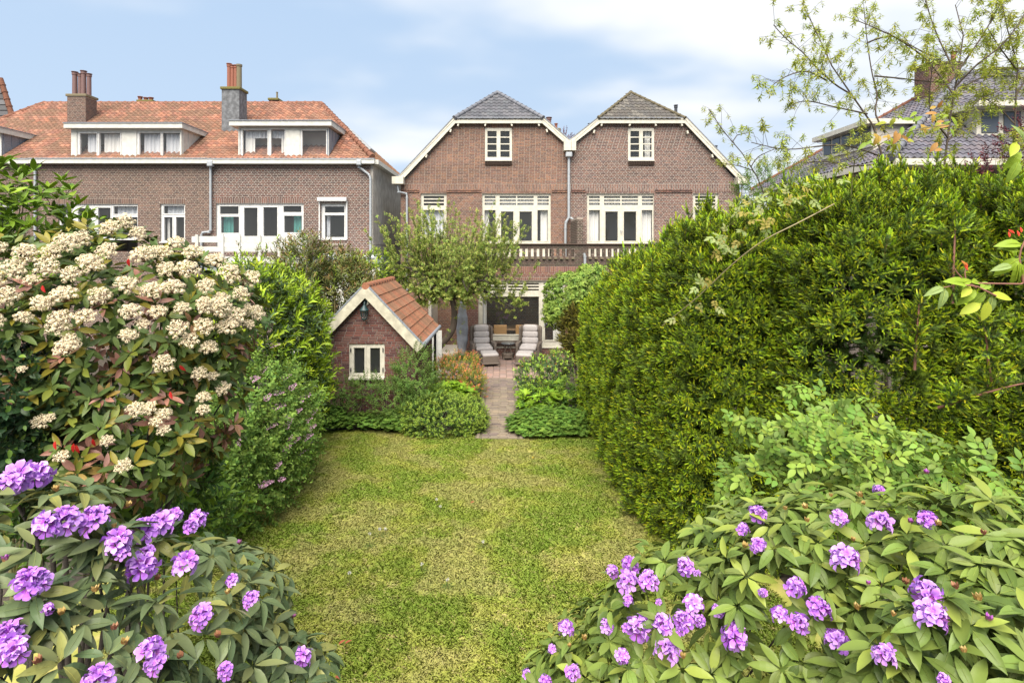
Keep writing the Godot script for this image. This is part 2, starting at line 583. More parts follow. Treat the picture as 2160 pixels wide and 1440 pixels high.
# ---------------------------------------------------------------- the row of houses on the left
const DL := 20.75
const CLAY := [Color(0.39, 0.17, 0.105), Color(0.33, 0.15, 0.10), Color(0.43, 0.205, 0.13), Color(0.26, 0.125, 0.085), Color(0.35, 0.18, 0.12)]
func chimney(t: Node, x0: float, x1: float, z: float, depth: float, y0: float, y1: float, m: Material, cap: Material, bricks := []) -> void:
	var mb := MB.new()
	mb.box(Vector3((x0 + x1) / 2, (y0 + y1) / 2, z - depth / 2), Vector3(x1 - x0, y1 - y0, depth))
	var c := part(t, "chimney", mb, m)
	mb = MB.new()
	mb.rbox(Vector3((x0 + x1) / 2, y1 + 0.05, z - depth / 2), Vector3(x1 - x0 + 0.1, 0.11, depth + 0.1), 0.02)
	part(c, "chimney_cap", mb, cap)
	if bricks.size():
		var r := RandomNumberGenerator.new()
		r.seed = int(x0 * 10)
		var xs := brick_spots(z, [Vector2(x0, y1), Vector2(x1, y1)], y0, [], 0.061, 0.215, 0.013, "cross", r)
		var turn := Transform3D(Basis(Vector3.UP, PI / 2), Vector3(x1, 0, 0))
		for x in brick_spots(0.0, [Vector2(-z, y1), Vector2(-z + depth, y1)], y0, [], 0.061, 0.215, 0.013, "cross", r):
			xs.append(turn * x)
		turn = Transform3D(Basis(Vector3.UP, -PI / 2), Vector3(x0, 0, 0))
		for x in brick_spots(0.0, [Vector2(z - depth, y1), Vector2(z, y1)], y0, [], 0.061, 0.215, 0.013, "cross", r):
			xs.append(turn * x)
		var cols := []
		for x in xs:
			cols.append(pick(bricks, r))
		multi(c, "brickwork", unit_brick, xs, cols)
func pots(t: Node, list: Array, d: float) -> void: # [centre px, half width px, top py, bottom py, material, cap]
	for p in list:
		var b := P(p[0], p[3], d)
		var w: float = p[1] / F * d
		var h: float = (p[3] - p[2]) / F * d
		var mb := MB.new()
		mb.lathe(b, [[w * 0.98, -0.1], [w * 0.92, h * 0.9], [w * 1.12, h * 0.92], [w * 1.12, h], [w * 0.7, h], [w * 0.65, h - 0.12]], 12)
		if p[5]:
			mb.lathe(b + Vector3(0, h + 0.03, 0), [[0.0, 0.0], [w * 1.3, 0.0], [w * 1.3, 0.025], [0.0, 0.05]], 12)
		part(t, "chimney_pot", mb, M[p[4]])
func dormer(t: Node, x0: float, x1: float, z: float, y0: float, y1: float, slab: Rect2, cheek: Material, front: Material, holes: Array, sl: float) -> void:
	var back := -(-z + (y1 - y0) / sl + 0.35)
	var mb := MB.new()
	wall_mesh(mb, z, [Vector2(x0, y1), Vector2(x1, y1)], y0 - 0.1, holes, 0.07)
	part(t, "dormer_front", mb, front)
	for s in [[x0, 1], [x1, -1]]:
		mb = MB.new()
		mb.box(Vector3(s[0] + s[1] * 0.03, (y0 + y1) / 2, (z + back) / 2 - 0.004), Vector3(0.06, y1 - y0, z - back))
		for k in 5:
			mb.box(Vector3(s[0] - s[1] * 0.006, (y0 + y1) / 2, lerpf(z - 0.1, back, k / 5.0)), Vector3(0.02, y1 - y0, 0.02))
		part(t, "dormer_cheek", mb, cheek)
	mb = MB.new()
	mb.box(Vector3(slab.get_center().x, slab.get_center().y, (z + 0.2 + back) / 2), Vector3(slab.size.x, slab.size.y, z + 0.2 - back))
	part(t, "dormer_roof", mb, M.white_worn)
	mb = MB.new()
	mb.box(Vector3(slab.get_center().x, slab.end.y + 0.015, (z + 0.22 + back) / 2), Vector3(slab.size.x + 0.04, 0.03, z + 0.24 - back))
	part(t, "roof_edging", mb, M.lead)
	mb = MB.new()
	mb.box(Vector3((x0 + x1) / 2, (y0 + y1) / 2, z - 0.75), Vector3(x1 - x0 - 0.14, y1 - y0, 0.04))
	mb.box(Vector3((x0 + x1) / 2, y0 - 0.02, z - 0.4), Vector3(x1 - x0 - 0.14, 0.04, 0.6))
	part(t, "inner_walls", mb, M.plaster)
func gutter(t: Node, x0: float, x1: float, y: float, z: float) -> void:
	var mb := MB.new()
	mb.box(Vector3((x0 + x1) / 2, y - 0.02, z + 0.12), Vector3(x1 - x0, 0.16, 0.26))
	part(t, "gutter", mb, M.white_worn)
	mb = MB.new()
	mb.box(Vector3((x0 + x1) / 2, y + 0.075, z + 0.13), Vector3(x1 - x0, 0.03, 0.29))
	part(t, "gutter_lining", mb, M.zinc)
func left_row() -> void:
	var z := -DL
	var eave := PY(341, DL)
	var ridge := 10.28
	var zr := -25.25
	var xr := PX(781, DL)
	var xm := PX(443.5, DL)
	var xl := PX(68, DL)
	var xf := -22.1
	var up := Vector3(0, ridge - eave, zr - z - 0.1)
	var len_ := up.length()
	up = up.normalized()
	var sl := (ridge - eave) / 4.6
	var tile := tile_mesh(0.2, 0.2, 0.022, 1.0, M.tile_clay)
	var brown := [Color(0.15, 0.092, 0.072), Color(0.175, 0.10, 0.08), Color(0.125, 0.08, 0.068), Color(0.20, 0.12, 0.09)]
	var red := [Color(0.17, 0.075, 0.058), Color(0.14, 0.066, 0.054), Color(0.19, 0.088, 0.064), Color(0.11, 0.058, 0.052), Color(0.155, 0.088, 0.07)]
	# --- right house of the row
	var t := thing("brick_house", "red brick row house with white mortar, orange hip roof and grey rendered side wall", "house", Vector3((xm + xr) / 2, 0, z), "row houses with orange roofs")
	var w1 := [455, 429, 640, 500]
	var w2 := [677, 430, 731, 506]
	var holes := [rpx([455, 429, 640, 530], DL), rpx(w2, DL)]
	brick_wall(t, z, [Vector2(xm, eave - 0.05), Vector2(xr, eave - 0.05)], 0.0, holes, [rpx([455, 417, 640, 429], DL), rpx([677, 506, 731, 514], DL)], red, "mortar_pale", 11, 0.017)
	var side := MB.new()
	side.box(Vector3(xr + 0.02, (eave - 0.05) / 2, z - 4.6), Vector3(0.16, eave - 0.05, 9.18))
	part(t, "rendered_side_wall", side, M.render_wall)
	side = MB.new()
	side.box(Vector3(xr + 0.1, 3.98, z - 4.6), Vector3(0.02, 0.02, 9.1))
	part(t, "render_joint", side, M.render_wall)
	shell(t, xm, xr - 0.08, z - 0.16, z - 9.2, [0.2, 3.15, 6.7], M.plaster)
	window(t, "window", w1, DL, [[462, 435, 501, 451], [464, 457, 502, 491], [513, 438, 541, 498], [554, 437, 583, 498], [596, 434, 634, 447], [598, 455, 635, 490]], "white", 0.06, [[[463, 456, 486, 492], "curtain_teal"], [[614, 455, 636, 492], "curtain_teal"]])
	var lower := MB.new()
	lower.box(Vector3(PX(547, DL), PY(515, DL), z - 0.1), Vector3(PX(640, DL) - PX(455, DL), 0.52, 0.04))
	part(t, "door_panel", lower, M.white)
	window(t, "window", w2, DL, [[684, 435, 725, 448], [684, 454, 725, 500]], "white", 0.06, [[[684, 455, 692, 500], "blind"]])
	var sh := MB.new()
	sh.rbox(Vector3(PX(702, DL), PY(421, DL), z + 0.09), Vector3(1.08, 0.15, 0.18), 0.03)
	for x in [674, 732]:
		sh.box(Vector3(PX(x, DL), PY(465, DL), z + 0.03), Vector3(0.04, 1.4, 0.06))
	part(t, "roller_shutter", sh, M.white)
	gutter(t, xm, xr + 0.2, eave, z)
	side = MB.new()
	side.box(Vector3(xr + 0.2, eave - 0.02, z - 4.6), Vector3(0.24, 0.16, 9.4))
	part(t, "gutter", side, M.white_worn)
	roof_plane(t, Vector3(xm, eave + 0.08, z + 0.1), Vector3.RIGHT, up, PackedVector2Array([Vector2(0, 0), Vector2(xr + 0.12 - xm, 0), Vector2(-8.16 - xm, len_), Vector2(0, len_)]), "underlay", tile, 0.2, 0.2, CLAY, 3, false, 0.3)
	var hv := Vector3(-8.16 - xr - 0.12, ridge - eave - 0.08, 0)
	roof_plane(t, Vector3(xr + 0.12, eave + 0.08, z + 0.1), Vector3(0, 0, -1), hv.normalized(), PackedVector2Array([Vector2(0, 0), Vector2(9.2, 0), Vector2(4.6, hv.length())]), "underlay", tile, 0.2, 0.2, [Color(0.34, 0.17, 0.09), Color(0.30, 0.15, 0.08), Color(0.38, 0.19, 0.10)], 4, false, 0.5)
	var end := Vector3(-8.16, ridge + 0.05, zr)
	ridge_tiles(t, Vector3(xr + 0.1, eave + 0.16, z + 0.12), end, 0.1, M.ridge_clay)
	ridge_tiles(t, Vector3(xm, ridge + 0.04, zr), end, 0.1, M.ridge_clay)
	var bk := MB.new()
	bk.quad(Vector3(xr, eave, z - 9.2), Vector3(xm, eave, z - 9.2), Vector3(xm, ridge, zr), Vector3(-8.16, ridge, zr))
	part(t, "back_roof", bk, M.underlay)
	var dd := 20.8
	dormer(t, PX(502, dd), PX(693, dd), -dd, PY(335, dd), PY(269, dd), Rect2(PX(488, dd), PY(267, dd), PX(702, dd) - PX(488, dd), PY(257, dd) - PY(267, dd)), M.lead, M.white_worn, [rpx([505, 270, 602, 334], dd), rpx([632, 271, 692, 334], dd)], sl)
	window(t, "window", [505, 270, 602, 334], dd, [[511, 274, 563, 331], [571, 272, 599, 332]], "white", 0.03, [[[511, 289, 532, 331], "curtain"], [[588, 289, 599, 331], "curtain"], [[511, 274, 599, 289], "blind"]])
	window(t, "window", [632, 271, 692, 334], dd, [[637, 275, 687, 331]], "white", 0.03)
	pipe(t, [P(757, 343, DL - 0.15), P(757, 352, DL - 0.15), P(778, 368, DL - 0.1), P(781, 376, DL - 0.1), P(781, 560, DL - 0.1)])
	var hop := MB.new()
	hop.rbox(P(757, 343, DL - 0.26), Vector3(0.17, 0.2, 0.15), 0.02)
	part(t, "rain_hopper", hop, M.zinc)
	pipe(t, [P(443.5, 345, DL - 0.1), P(443.5, 484, DL - 0.1), P(440, 489, DL - 0.1), P(427, 490, DL - 0.1), P(424, 496, DL - 0.1), P(424, 530, DL - 0.1)])
	hop = MB.new()
	hop.rbox(P(443.5, 345, DL - 0.2), Vector3(0.2, 0.22, 0.18), 0.02)
	part(t, "rain_hopper", hop, M.zinc)
	chimney(t, PX(467, 22.6), PX(504, 22.6), -22.6, 0.68, 8.1, PY(188, 22.6), M.chimney_render, M.moss_stone)
	pots(t, [[483, 4.5, 137, 180, "pot", true], [490, 4, 140, 181, "pot", true], [497, 4, 140, 180, "pot", true], [504, 5.5, 136, 184, "pot_stone", false]], 22.95)
	chimney(t, PX(567, 26.0), PX(585, 26.0), -26.0, 0.6, 9.4, PY(211, 26.0), M.brick_dark, M.moss_stone)
	pots(t, [[584, 2, 194, 211, "pot_stone", false]], 26.3)
	var sky := MB.new()
	var hb := Basis(Vector3(0, 0, -1), hv.normalized(), Vector3(0, 0, -1).cross(hv.normalized()))
	sky.box(Vector3(xr + 0.12, eave + 0.08, z + 0.1) + hb * Vector3(3.6, 1.9, 0.1), Vector3(0.9, 1.3, 0.1), hb)
	part(t, "roof_window", sky, M.zinc)
	# --- extension roof below the bedroom window
	var e := thing("flat_roof_extension", "grey edged flat roof extension below the bedroom window of the red brick row house", "extension", Vector3(PX(720, 19.6), 0, -19.8))
	var mb := MB.new()
	mb.box(Vector3(PX(700, 19.7), PY(552, 19.7) / 2 - 0.1, -20.1), Vector3(3.4, PY(552, 19.7) - 0.2, 1.1))
	part(e, "wall", mb, M.white_worn)
	mb = MB.new()
	mb.box(Vector3(PX(700, 19.7), PY(549, 19.7), -20.1), Vector3(3.6, 0.18, 1.25))
	part(e, "roof_edge", mb, M.lead)
	mb = MB.new()
	for i in 14:
		var a := Vector3(PX(655, 19.6) + i * 0.16, PY(545, 19.6), -19.6)
		mb.quad(a, a + Vector3(0.16, 0, 0), a + Vector3(0.16, 0.14 + 0.05 * sin(i * 0.5), -0.9), a + Vector3(0, 0.14 + 0.05 * sin(i * 0.5), -0.9))
	part(e, "corrugated_sheet", mb, M.blind)
	# --- white balcony railing
	e = thing("balcony_railing", "white wooden board railing of a balcony on the row house", "railing", Vector3(PX(527, 19.2), 0, -19.2))
	for y in [[498, 511], [520, 531], [541, 556]]:
		mb = MB.new()
		mb.box(Vector3(PX(527, 19.2), (PY(y[0], 19.2) + PY(y[1], 19.2)) / 2, -19.2), Vector3(PX(650, 19.2) - PX(404, 19.2), PY(y[0], 19.2) - PY(y[1], 19.2), 0.03))
		part(e, "board", mb, M.white_worn)
	for x in [416, 470, 505, 548, 590, 618, 647]:
		mb = MB.new()
		mb.box(Vector3(PX(x, 19.2), PY(530, 19.2), -19.16), Vector3(0.09, 1.15, 0.05))
		part(e, "post", mb, M.white_worn)
	mb = MB.new()
	mb.box(Vector3(PX(527, 19.2), PY(562, 19.2) - 0.1, -19.9), Vector3(4.3, 0.2, 1.6))
	part(e, "balcony_floor", mb, M.lead)
	# --- left house of the row
	t = thing("brick_house", "dark brown brick row house with a wide white dormer and four pot chimney", "house", Vector3((xl + xm) / 2, 0, z), "row houses with orange roofs")
	w1 = [122, 430, 290, 506]
	w2 = [337, 430, 390, 512]
	brick_wall(t, z, [Vector2(xl + 0.05, eave - 0.05), Vector2(xm, eave - 0.05)], 0.0, [rpx([122, 430, 290, 530], DL), rpx(w2, DL)], [rpx([122, 418, 290, 430], DL), rpx([337, 418, 390, 430], DL)], brown, "mortar_grey", 12, 0.016)
	shell(t, xl, xm, z - 0.16, z - 9.2, [0.2, 3.15, 6.7], M.plaster)
	window(t, "window", w1, DL, [[127, 435, 148, 453], [127, 459, 148, 500], [162, 439, 189, 500], [204, 438, 230, 500], [237, 435, 287, 451], [237, 458, 287, 500]], "white", 0.06, [[[237, 435, 287, 452], "blind"]])
	window(t, "window", w2, DL, [[343, 434, 386, 450], [344, 458, 361, 507], [369, 458, 386, 507]], "white", 0.06, [[[344, 460, 350, 507], "curtain"], [[344, 434, 386, 450], "blind"]])
	gutter(t, xl + 0.05, xm - 0.004, eave + 0.01, z)
	roof_plane(t, Vector3(xl, eave + 0.08, z + 0.1), Vector3.RIGHT, up, PackedVector2Array([Vector2(0, 0), Vector2(xm - xl, 0), Vector2(xm - xl, len_), Vector2(0, len_)]), "underlay", tile, 0.2, 0.2, CLAY, 5, false, 0.75)
	ridge_tiles(t, Vector3(xl, ridge + 0.04, zr), Vector3(xm, ridge + 0.04, zr), 0.1, M.ridge_clay)
	bk = MB.new()
	bk.quad(Vector3(xm, eave, z - 9.2), Vector3(xl, eave, z - 9.2), Vector3(xl, ridge, zr), Vector3(xm, ridge, zr))
	part(t, "back_roof", bk, M.underlay)
	dormer(t, PX(149, dd), PX(382, dd), -dd, PY(335, dd), PY(272, dd), Rect2(PX(142, dd), PY(272, dd), PX(390, dd) - PX(142, dd), PY(262, dd) - PY(272, dd)), M.white_worn, M.white_worn, [rpx([161, 276, 256, 334], dd), rpx([287, 276, 381, 334], dd)], sl)
	window(t, "window", [161, 276, 256, 334], dd, [[167, 281, 202, 330], [208, 280, 252, 331]], "white", 0.03, [[[175, 280, 202, 331], "blind"], [[210, 280, 252, 331], "curtain"]])
	window(t, "window", [287, 276, 381, 334], dd, [[293, 280, 337, 331], [342, 280, 378, 330]], "white", 0.03, [[[295, 280, 337, 331], "blind"], [[342, 280, 378, 330], "blind"]])
	pipe(t, [P(68, 345, DL - 0.1), P(68, 352, DL - 0.1), P(73, 362, DL - 0.08), P(73, 560, DL - 0.08)])
	chimney(t, PX(141, 23.3), PX(180, 23.3), -23.3, 0.63, 8.0, PY(203, 23.3), M.mortar_grey, M.pot_stone, brown)
	pots(t, [[157, 5, 154, 200, "pot_dark", true], [168, 4, 158, 200, "pot_dark", true], [175.5, 5, 152, 199, "pot_dark", true], [187, 4.5, 158, 202, "pot_dark", true]], 23.6)
	chimney(t, PX(290, 26.0), PX(320, 26.0), -26.0, 0.6, 9.4, PY(215, 26.0), M.brick_dark, M.moss_stone)
	pots(t, [[295, 4, 206, 216, "pot", true], [307, 4, 208, 216, "pot", true], [318, 4, 208, 216, "pot", true]], 26.3)
	# --- end house of the row
	t = thing("brick_house", "brick row house at the far end of the orange roof, with a lead clad dormer", "house", Vector3(xl - 2, 0, z), "row houses with orange roofs")
	brick_wall(t, z, [Vector2(xf, eave - 0.05), Vector2(xl + 0.05, eave - 0.05)], 0.0, [rpx([-60, 430, 28, 512], DL)], [], brown, "mortar_grey", 13)
	shell(t, xf, xl, z - 0.16, z - 9.2, [0.2, 3.15, 6.7], M.plaster)
	window(t, "window", [-60, 430, 28, 512], DL, [[-54, 436, -20, 506], [-12, 436, 22, 506]], "white", 0.06)
	gutter(t, xf, xl + 0.05 - 0.004, eave, z)
	roof_plane(t, Vector3(xf, eave + 0.08, z + 0.1), Vector3.RIGHT, up, PackedVector2Array([Vector2(0, 0), Vector2(xl - xf, 0), Vector2(xl - xf, len_), Vector2(1.5, len_)]), "underlay", tile, 0.2, 0.2, CLAY, 6, false, 0.8)
	ridge_tiles(t, Vector3(xf, eave + 0.16, z + 0.12), Vector3(xf + 1.5, ridge + 0.05, zr), 0.1, M.ridge_clay)
	ridge_tiles(t, Vector3(xf + 1.5, ridge + 0.04, zr), Vector3(xl, ridge + 0.04, zr), 0.1, M.ridge_clay)
	bk = MB.new()
	bk.quad(Vector3(xl, eave, z - 9.2), Vector3(xf, eave, z - 9.2), Vector3(xf + 1.5, ridge, zr), Vector3(xl, ridge, zr))
	bk.tri(Vector3(xf, eave, z - 9.2), Vector3(xf, eave, z), Vector3(xf + 1.5, ridge, zr))
	part(t, "back_roof", bk, M.underlay)
	dormer(t, PX(-120, dd), PX(2, dd), -dd, PY(338, dd), PY(280, dd), Rect2(PX(-125, dd), PY(281, dd), PX(8, dd) - PX(-125, dd), PY(270, dd) - PY(281, dd)), M.lead, M.white_worn, [], sl)
	# --- slate clad gable behind
	t = thing("slate_clad_house", "tall grey slate clad gable with an orange tiled edge behind the row", "house", Vector3(PX(-60, 30), 0, -30))
	mb = MB.new()
	var ax := PX(-2, 30)
	var bx := PX(48, 30)
	mb.box(Vector3((PX(-200, 30) + bx) / 2, 4.4, -31), Vector3(bx - PX(-200, 30), 8.8, 1.8))
	var gl := [Vector3(PX(-60, 30), 8.8, -30.1), Vector3(bx, 8.8, -30.1), Vector3(ax, PY(165, 30), -30.1), Vector3(PX(-60, 30), PY(165, 30), -30.1)]
	mb.quad(gl[0], gl[1], gl[2], gl[3])
	part(t, "wall", mb, M.slate_board)
	for i in 14:
		var y := 8.8 + i * 0.3
		var x1 := lerpf(bx, ax, (y - 8.8) / (PY(165, 30) - 8.8))
		if y + 0.3 < PY(165, 30) + 0.1:
			mb = MB.new()
			var k := 0.8 + 0.3 * sin(i * 2.3)
			mb.col = Color(k, k, k)
			mb.box(Vector3((PX(-60, 30) + x1) / 2, y + 0.14, -30.06), Vector3(x1 - PX(-60, 30), 0.26, 0.04), Basis(Vector3.RIGHT, -0.08))
			part(t, "slate_course", mb, M.slate_board)
	ridge_tiles(t, Vector3(bx + 0.05, 8.75, -30.05), Vector3(ax, PY(165, 30), -30.05), 0.13, M.ridge_clay, 0.4)

# ---------------------------------------------------------------- the pair of gabled houses
const DM := 22.0
const DB := 19.9
func sill(t: Node, box: Array, d: float) -> void: # sloping sill of bricks on edge
	var q := rpx(box, d)
	var n := int(q.size.x / 0.065)
	var mb := MB.new()
	for i in n:
		mb.box(Vector3(q.position.x + (i + 0.5) * q.size.x / n, q.get_center().y, -d + 0.03), Vector3(q.size.x / n - 0.012, q.size.y, 0.12), Basis(Vector3.RIGHT, 0.35))
	part(t, "window_sill", mb, M.brick_dark)
func gable_house(who: int) -> void:
	var off := 0.0 if who == 0 else 300.0
	var z := -DM
	var t: Node3D
	var X := func(p): return PX(p, DM)
	var Y := func(p): return PY(p, DM)
	var pal: Array
	var top: Array
	if who == 0:
		t = thing("brick_house", "orange brown brick gable house with glazed grey clipped roof above the patio", "house", Vector3(PX(1024, DM), 0, z), "pair of gabled houses")
		pal = [Color(0.27, 0.145, 0.10), Color(0.235, 0.125, 0.094), Color(0.30, 0.16, 0.105), Color(0.19, 0.11, 0.088), Color(0.225, 0.135, 0.105)]
		top = [Vector2(PX(845, DM), PY(388, DM)), Vector2(PX(963, DM), PY(258, DM)), Vector2(PX(1140, DM), PY(258, DM)), Vector2(PX(1203, DM), PY(312, DM))]
	else:
		t = thing("brick_house", "red brick gable house with white mortar joints and mossy clipped roof beside the yew", "house", Vector3(PX(1380, DM), 0, z), "pair of gabled houses")
		pal = [Color(0.225, 0.118, 0.092), Color(0.19, 0.098, 0.08), Color(0.25, 0.13, 0.097), Color(0.145, 0.083, 0.074), Color(0.21, 0.125, 0.10)]
		top = [Vector2(PX(1203, DM), PY(312, DM)), Vector2(PX(1267, DM), PY(258, DM)), Vector2(PX(1440, DM), PY(258, DM)), Vector2(PX(1560, DM), PY(388, DM))]
	var a := [1023, 270, 1080, 340] if who == 0 else [1325, 270, 1380, 340]
	var b := [1017, 408, 1162, 517] if who == 0 else [1238, 408, 1380, 515]
	var c := [887, 408, 942, 502] if who == 0 else [1462, 408, 1516, 502]
	var x0: float = top[0].x
	var x1: float = top[-1].x
	var bx := [b[0], b[1], b[2], 560]
	var band := Rect2(x0 + 0.02, PY(405, DM), x1 - x0 - 0.04, PY(388, DM) - PY(405, DM))
	brick_wall(t, z, top, 0.0, [rpx(a, DM), rpx(bx, DM), rpx(c, DM)], [band, rpx([a[0], 261, a[2], 270], DM)], pal, "mortar_grey" if who == 0 else "mortar_pale", 21 + who, 0.011 if who == 0 else 0.015)
	shell(t, x0, x1, z - 0.16, -31.0, [0.2, 3.0, 6.1], M.room_wall)
	var at := MB.new()
	at.box(Vector3(PX((a[0] + a[2]) / 2.0, DM), 7.5, z - 1.8), Vector3(2.4, 2.6, 0.06))
	at.box(Vector3(PX((a[0] + a[2]) / 2.0, DM), 6.2, z - 1.0), Vector3(2.4, 0.06, 1.5))
	for s in [-1.2, 1.2]:
		at.box(Vector3(PX((a[0] + a[2]) / 2.0, DM) + s, 7.5, z - 1.0), Vector3(0.06, 2.6, 1.6))
	part(t, "inner_walls", at, M.room_wall)
	# corbel courses at the springing of the band, left and right of the openings
	var r := RandomNumberGenerator.new()
	r.seed = 5 + who
	var xs := []
	for seg in ([[845, 884], [942, 1015], [1164, 1202]] if who == 0 else [[1206, 1236], [1382, 1460]]):
		for k in 2:
			xs.append_array(brick_spots(z + 0.03 - k * 0.012, [Vector2(PX(seg[0], DM), PY(400, DM) + 0.07 * k), Vector2(PX(seg[1], DM), PY(400, DM) + 0.07 * k)], PY(405, DM) + 0.07 * k - 0.02, [], 0.061, 0.107, 0.012, "cross", r, 0.02))
	var cols := []
	for x in xs:
		cols.append(pick(pal, r))
	multi(t, "corbel_course", unit_brick, xs, cols)
	# attic window
	var am: float = (a[0] + a[2]) / 2.0
	window(t, "window", a, DM, grid([a[0] + 5, 276, am - 4, 331], 1, 4, 2.2) + grid([am + 4, 276, a[2] - 5, 331], 1, 4, 2.2), "cream", 0.0, [[[a[0] + 6, 276, a[0] + 12 if who == 0 else a[0] + 6.5, 331], "curtain"], [[am + 10, 276, a[2] - 6, 331], "curtain"]] if who == 1 else [])
	sill(t, [a[0], 341, a[2], 347], DM)
	# first floor: transom lights, side lights and double doors
	var s: float = b[0] - 1017
	var tr := grid([b[0] + 5, 413, b[0] + 28, 432], 1, 3, 2.4) + grid([b[0] + 37, 413, b[0] + 109, 432], 2, 3, 2.6) + grid([b[0] + 117, 413, b[0] + 141, 432], 1, 3, 2.4)
	window(t, "window", b, DM, tr + [[b[0] + 5, 443, b[0] + 28, 508], [b[0] + 40, 446, b[0] + 66, 508], [b[0] + 79, 446, b[0] + 105, 508], [b[0] + 117, 443, b[0] + 139, 508]], "cream", 0.07, [[[b[0] + 5, 443, b[0] + (14 if who == 0 else 28), 508], "curtain"], [[b[0] + (124 if who == 0 else 118), 443, b[0] + 139, 508], "curtain"], [[b[0] + 5, 412, b[0] + 141, 433], "blind"]])
	var low := MB.new()
	low.box(Vector3(PX(b[0] + 72, DM), PY(537, DM), z - 0.1), Vector3(2.6, 0.85, 0.05))
	part(t, "door_panel", low, M.cream)
	window(t, "window", c, DM, grid([c[0] + 6, 413, c[0] + 49, 433], 1, 3, 2.4) + [[c[0] + 6, 443, c[0] + 49, 496]], "cream", 0.07, [[[c[0] + 6, 443, c[0] + 49, 496], "blind"]])
	var hd := MB.new()
	hd.box(Vector3(PX(b[0] + 72, DM), PY(488, DM), z - 0.02), Vector3(0.025, 0.14, 0.04))
	hd.box(Vector3(PX(b[0] + 74, DM), PY(486, DM), z + 0.01), Vector3(0.1, 0.02, 0.02))
	part(t, "door_handle", hd, M.zinc)
	# bargeboards, eaves boxes, brackets
	var bb := []
	if who == 0:
		bb = [[842, 388, 842, 374], [842, 381, 963, 252], [961, 256.5, 1143, 256.5], [1140, 252, 1196, 301], [1188, 309, 1203, 309]]
	else:
		bb = [[1203.5, 309, 1213, 309], [1203, 302, 1267, 252], [1264, 256.5, 1443, 256.5], [1440, 252, 1560, 378], [1561, 388, 1561, 374]]
	for q in bb:
		var m := MB.new()
		var thick := 0.2
		if q[1] == q[3] and q[2] - q[0] < 40:
			m.box(Vector3((PX(q[0], DM) + PX(q[2], DM)) / 2, PY(q[1], DM), z + 0.16), Vector3(PX(q[2], DM) - PX(q[0], DM), 0.4, 0.36))
		elif q[0] == q[2]:
			m.box(P(q[0], 382, DM) + Vector3(0, 0, 0.17), Vector3(0.44, 0.28, 0.4))
		else:
			m.bar(P(q[0], q[1], DM) + Vector3(0, 0, 0.16 if q[1] == q[3] else 0.157), P(q[2], q[3], DM) + Vector3(0, 0, 0.16 if q[1] == q[3] else 0.157), thick, 0.06)
			m.bar(P(q[0], q[1], DM) + Vector3(0, 0.04, 0.06), P(q[2], q[3], DM) + Vector3(0, 0.04, 0.06), 0.06, 0.2)
			var e := MB.new()
			var nn := (P(q[2], q[3], DM) - P(q[0], q[1], DM)).normalized().rotated(Vector3.BACK, PI / 2)
			e.bar(P(q[0], q[1], DM) + nn * 0.115 + Vector3(0, 0, 0.16), P(q[2], q[3], DM) + nn * 0.115 + Vector3(0, 0, 0.16), 0.03, 0.09)
			part(t, "verge_edging", e, M.lead)
		part(t, "bargeboard", m, M.cream)
	for q in ([[967, 264], [1024, 264], [1079, 264], [1136, 264], [951, 277], [900, 330], [1153, 277]] if who == 0 else [[1268, 264], [1327, 264], [1381, 264], [1436, 264], [1252, 279], [1448, 280], [1500, 330]]):
		var m := MB.new()
		m.box(P(q[0], q[1], DM) + Vector3(0, 0, 0.08), Vector3(0.06, 0.12, 0.18), Basis(Vector3.BACK, 0.3 if q[0] > 1053 and q[0] < 1203 or q[0] > 1353 else -0.3))
		part(t, "bracket", m, M.cream)
	# clipped hip in front, the long slopes behind it
	var hl := P(958 if who == 0 else 1262, 252, DM - 0.2)
	var hr := P(1146 if who == 0 else 1446, 252, DM - 0.2)
	var apex := P(1049 if who == 0 else 1331, 197, 23.5)
	var u := (hr - hl).normalized()
	var rise := apex - hl
	var along := rise.dot(u)
	var v := (rise - u * along).normalized()
	var ht := (rise - u * along).length()
	var tl: ArrayMesh
	if who == 0:
		tl = tile_mesh(0.21, 0.26, 0.014, 1.0, M.tile_glazed)
		roof_plane(t, hl, u, v, PackedVector2Array([Vector2(0, 0), Vector2((hr - hl).length(), 0), Vector2(along, ht)]), "underlay_dark", tl, 0.21, 0.26, [Color(0.14, 0.145, 0.165), Color(0.16, 0.16, 0.18), Color(0.125, 0.13, 0.15)], 31, true, 0.0, "hip_roof")
	else:
		tl = tile_mesh(0.2, 0.24, 0.018, 1.0, M.tile_clay)
		roof_plane(t, hl, u, v, PackedVector2Array([Vector2(0, 0), Vector2((hr - hl).length(), 0), Vector2(along, ht)]), "underlay_dark", tl, 0.2, 0.24, [Color(0.13, 0.12, 0.11), Color(0.16, 0.145, 0.125), Color(0.11, 0.105, 0.10), Color(0.19, 0.155, 0.09)], 32, true, 0.0, "hip_roof")
	ridge_tiles(t, hl + Vector3(0, 0.06, 0.02), apex + Vector3(0, 0.05, 0), 0.085 if who == 0 else 0.06, M.ridge_grey if who == 0 else M.ridge_moss, 0.27)
	ridge_tiles(t, hr + Vector3(0, 0.06, 0.02), apex + Vector3(0, 0.05, 0), 0.085 if who == 0 else 0.06, M.ridge_grey if who == 0 else M.ridge_moss, 0.27)
	ridge_tiles(t, apex + Vector3(0, 0.05, -7.5), apex + Vector3(0, 0.05, 0), 0.085, M.ridge_grey if who == 0 else M.ridge_moss, 0.4)
	var rf := MB.new()
	var el := P(836 if who == 0 else 1203, 379 if who == 0 else 303, DM - 0.2)
	var er := P(1203 if who == 0 else 1568, 303 if who == 0 else 379, DM - 0.2)
	var back := Vector3(0, 0, -9)
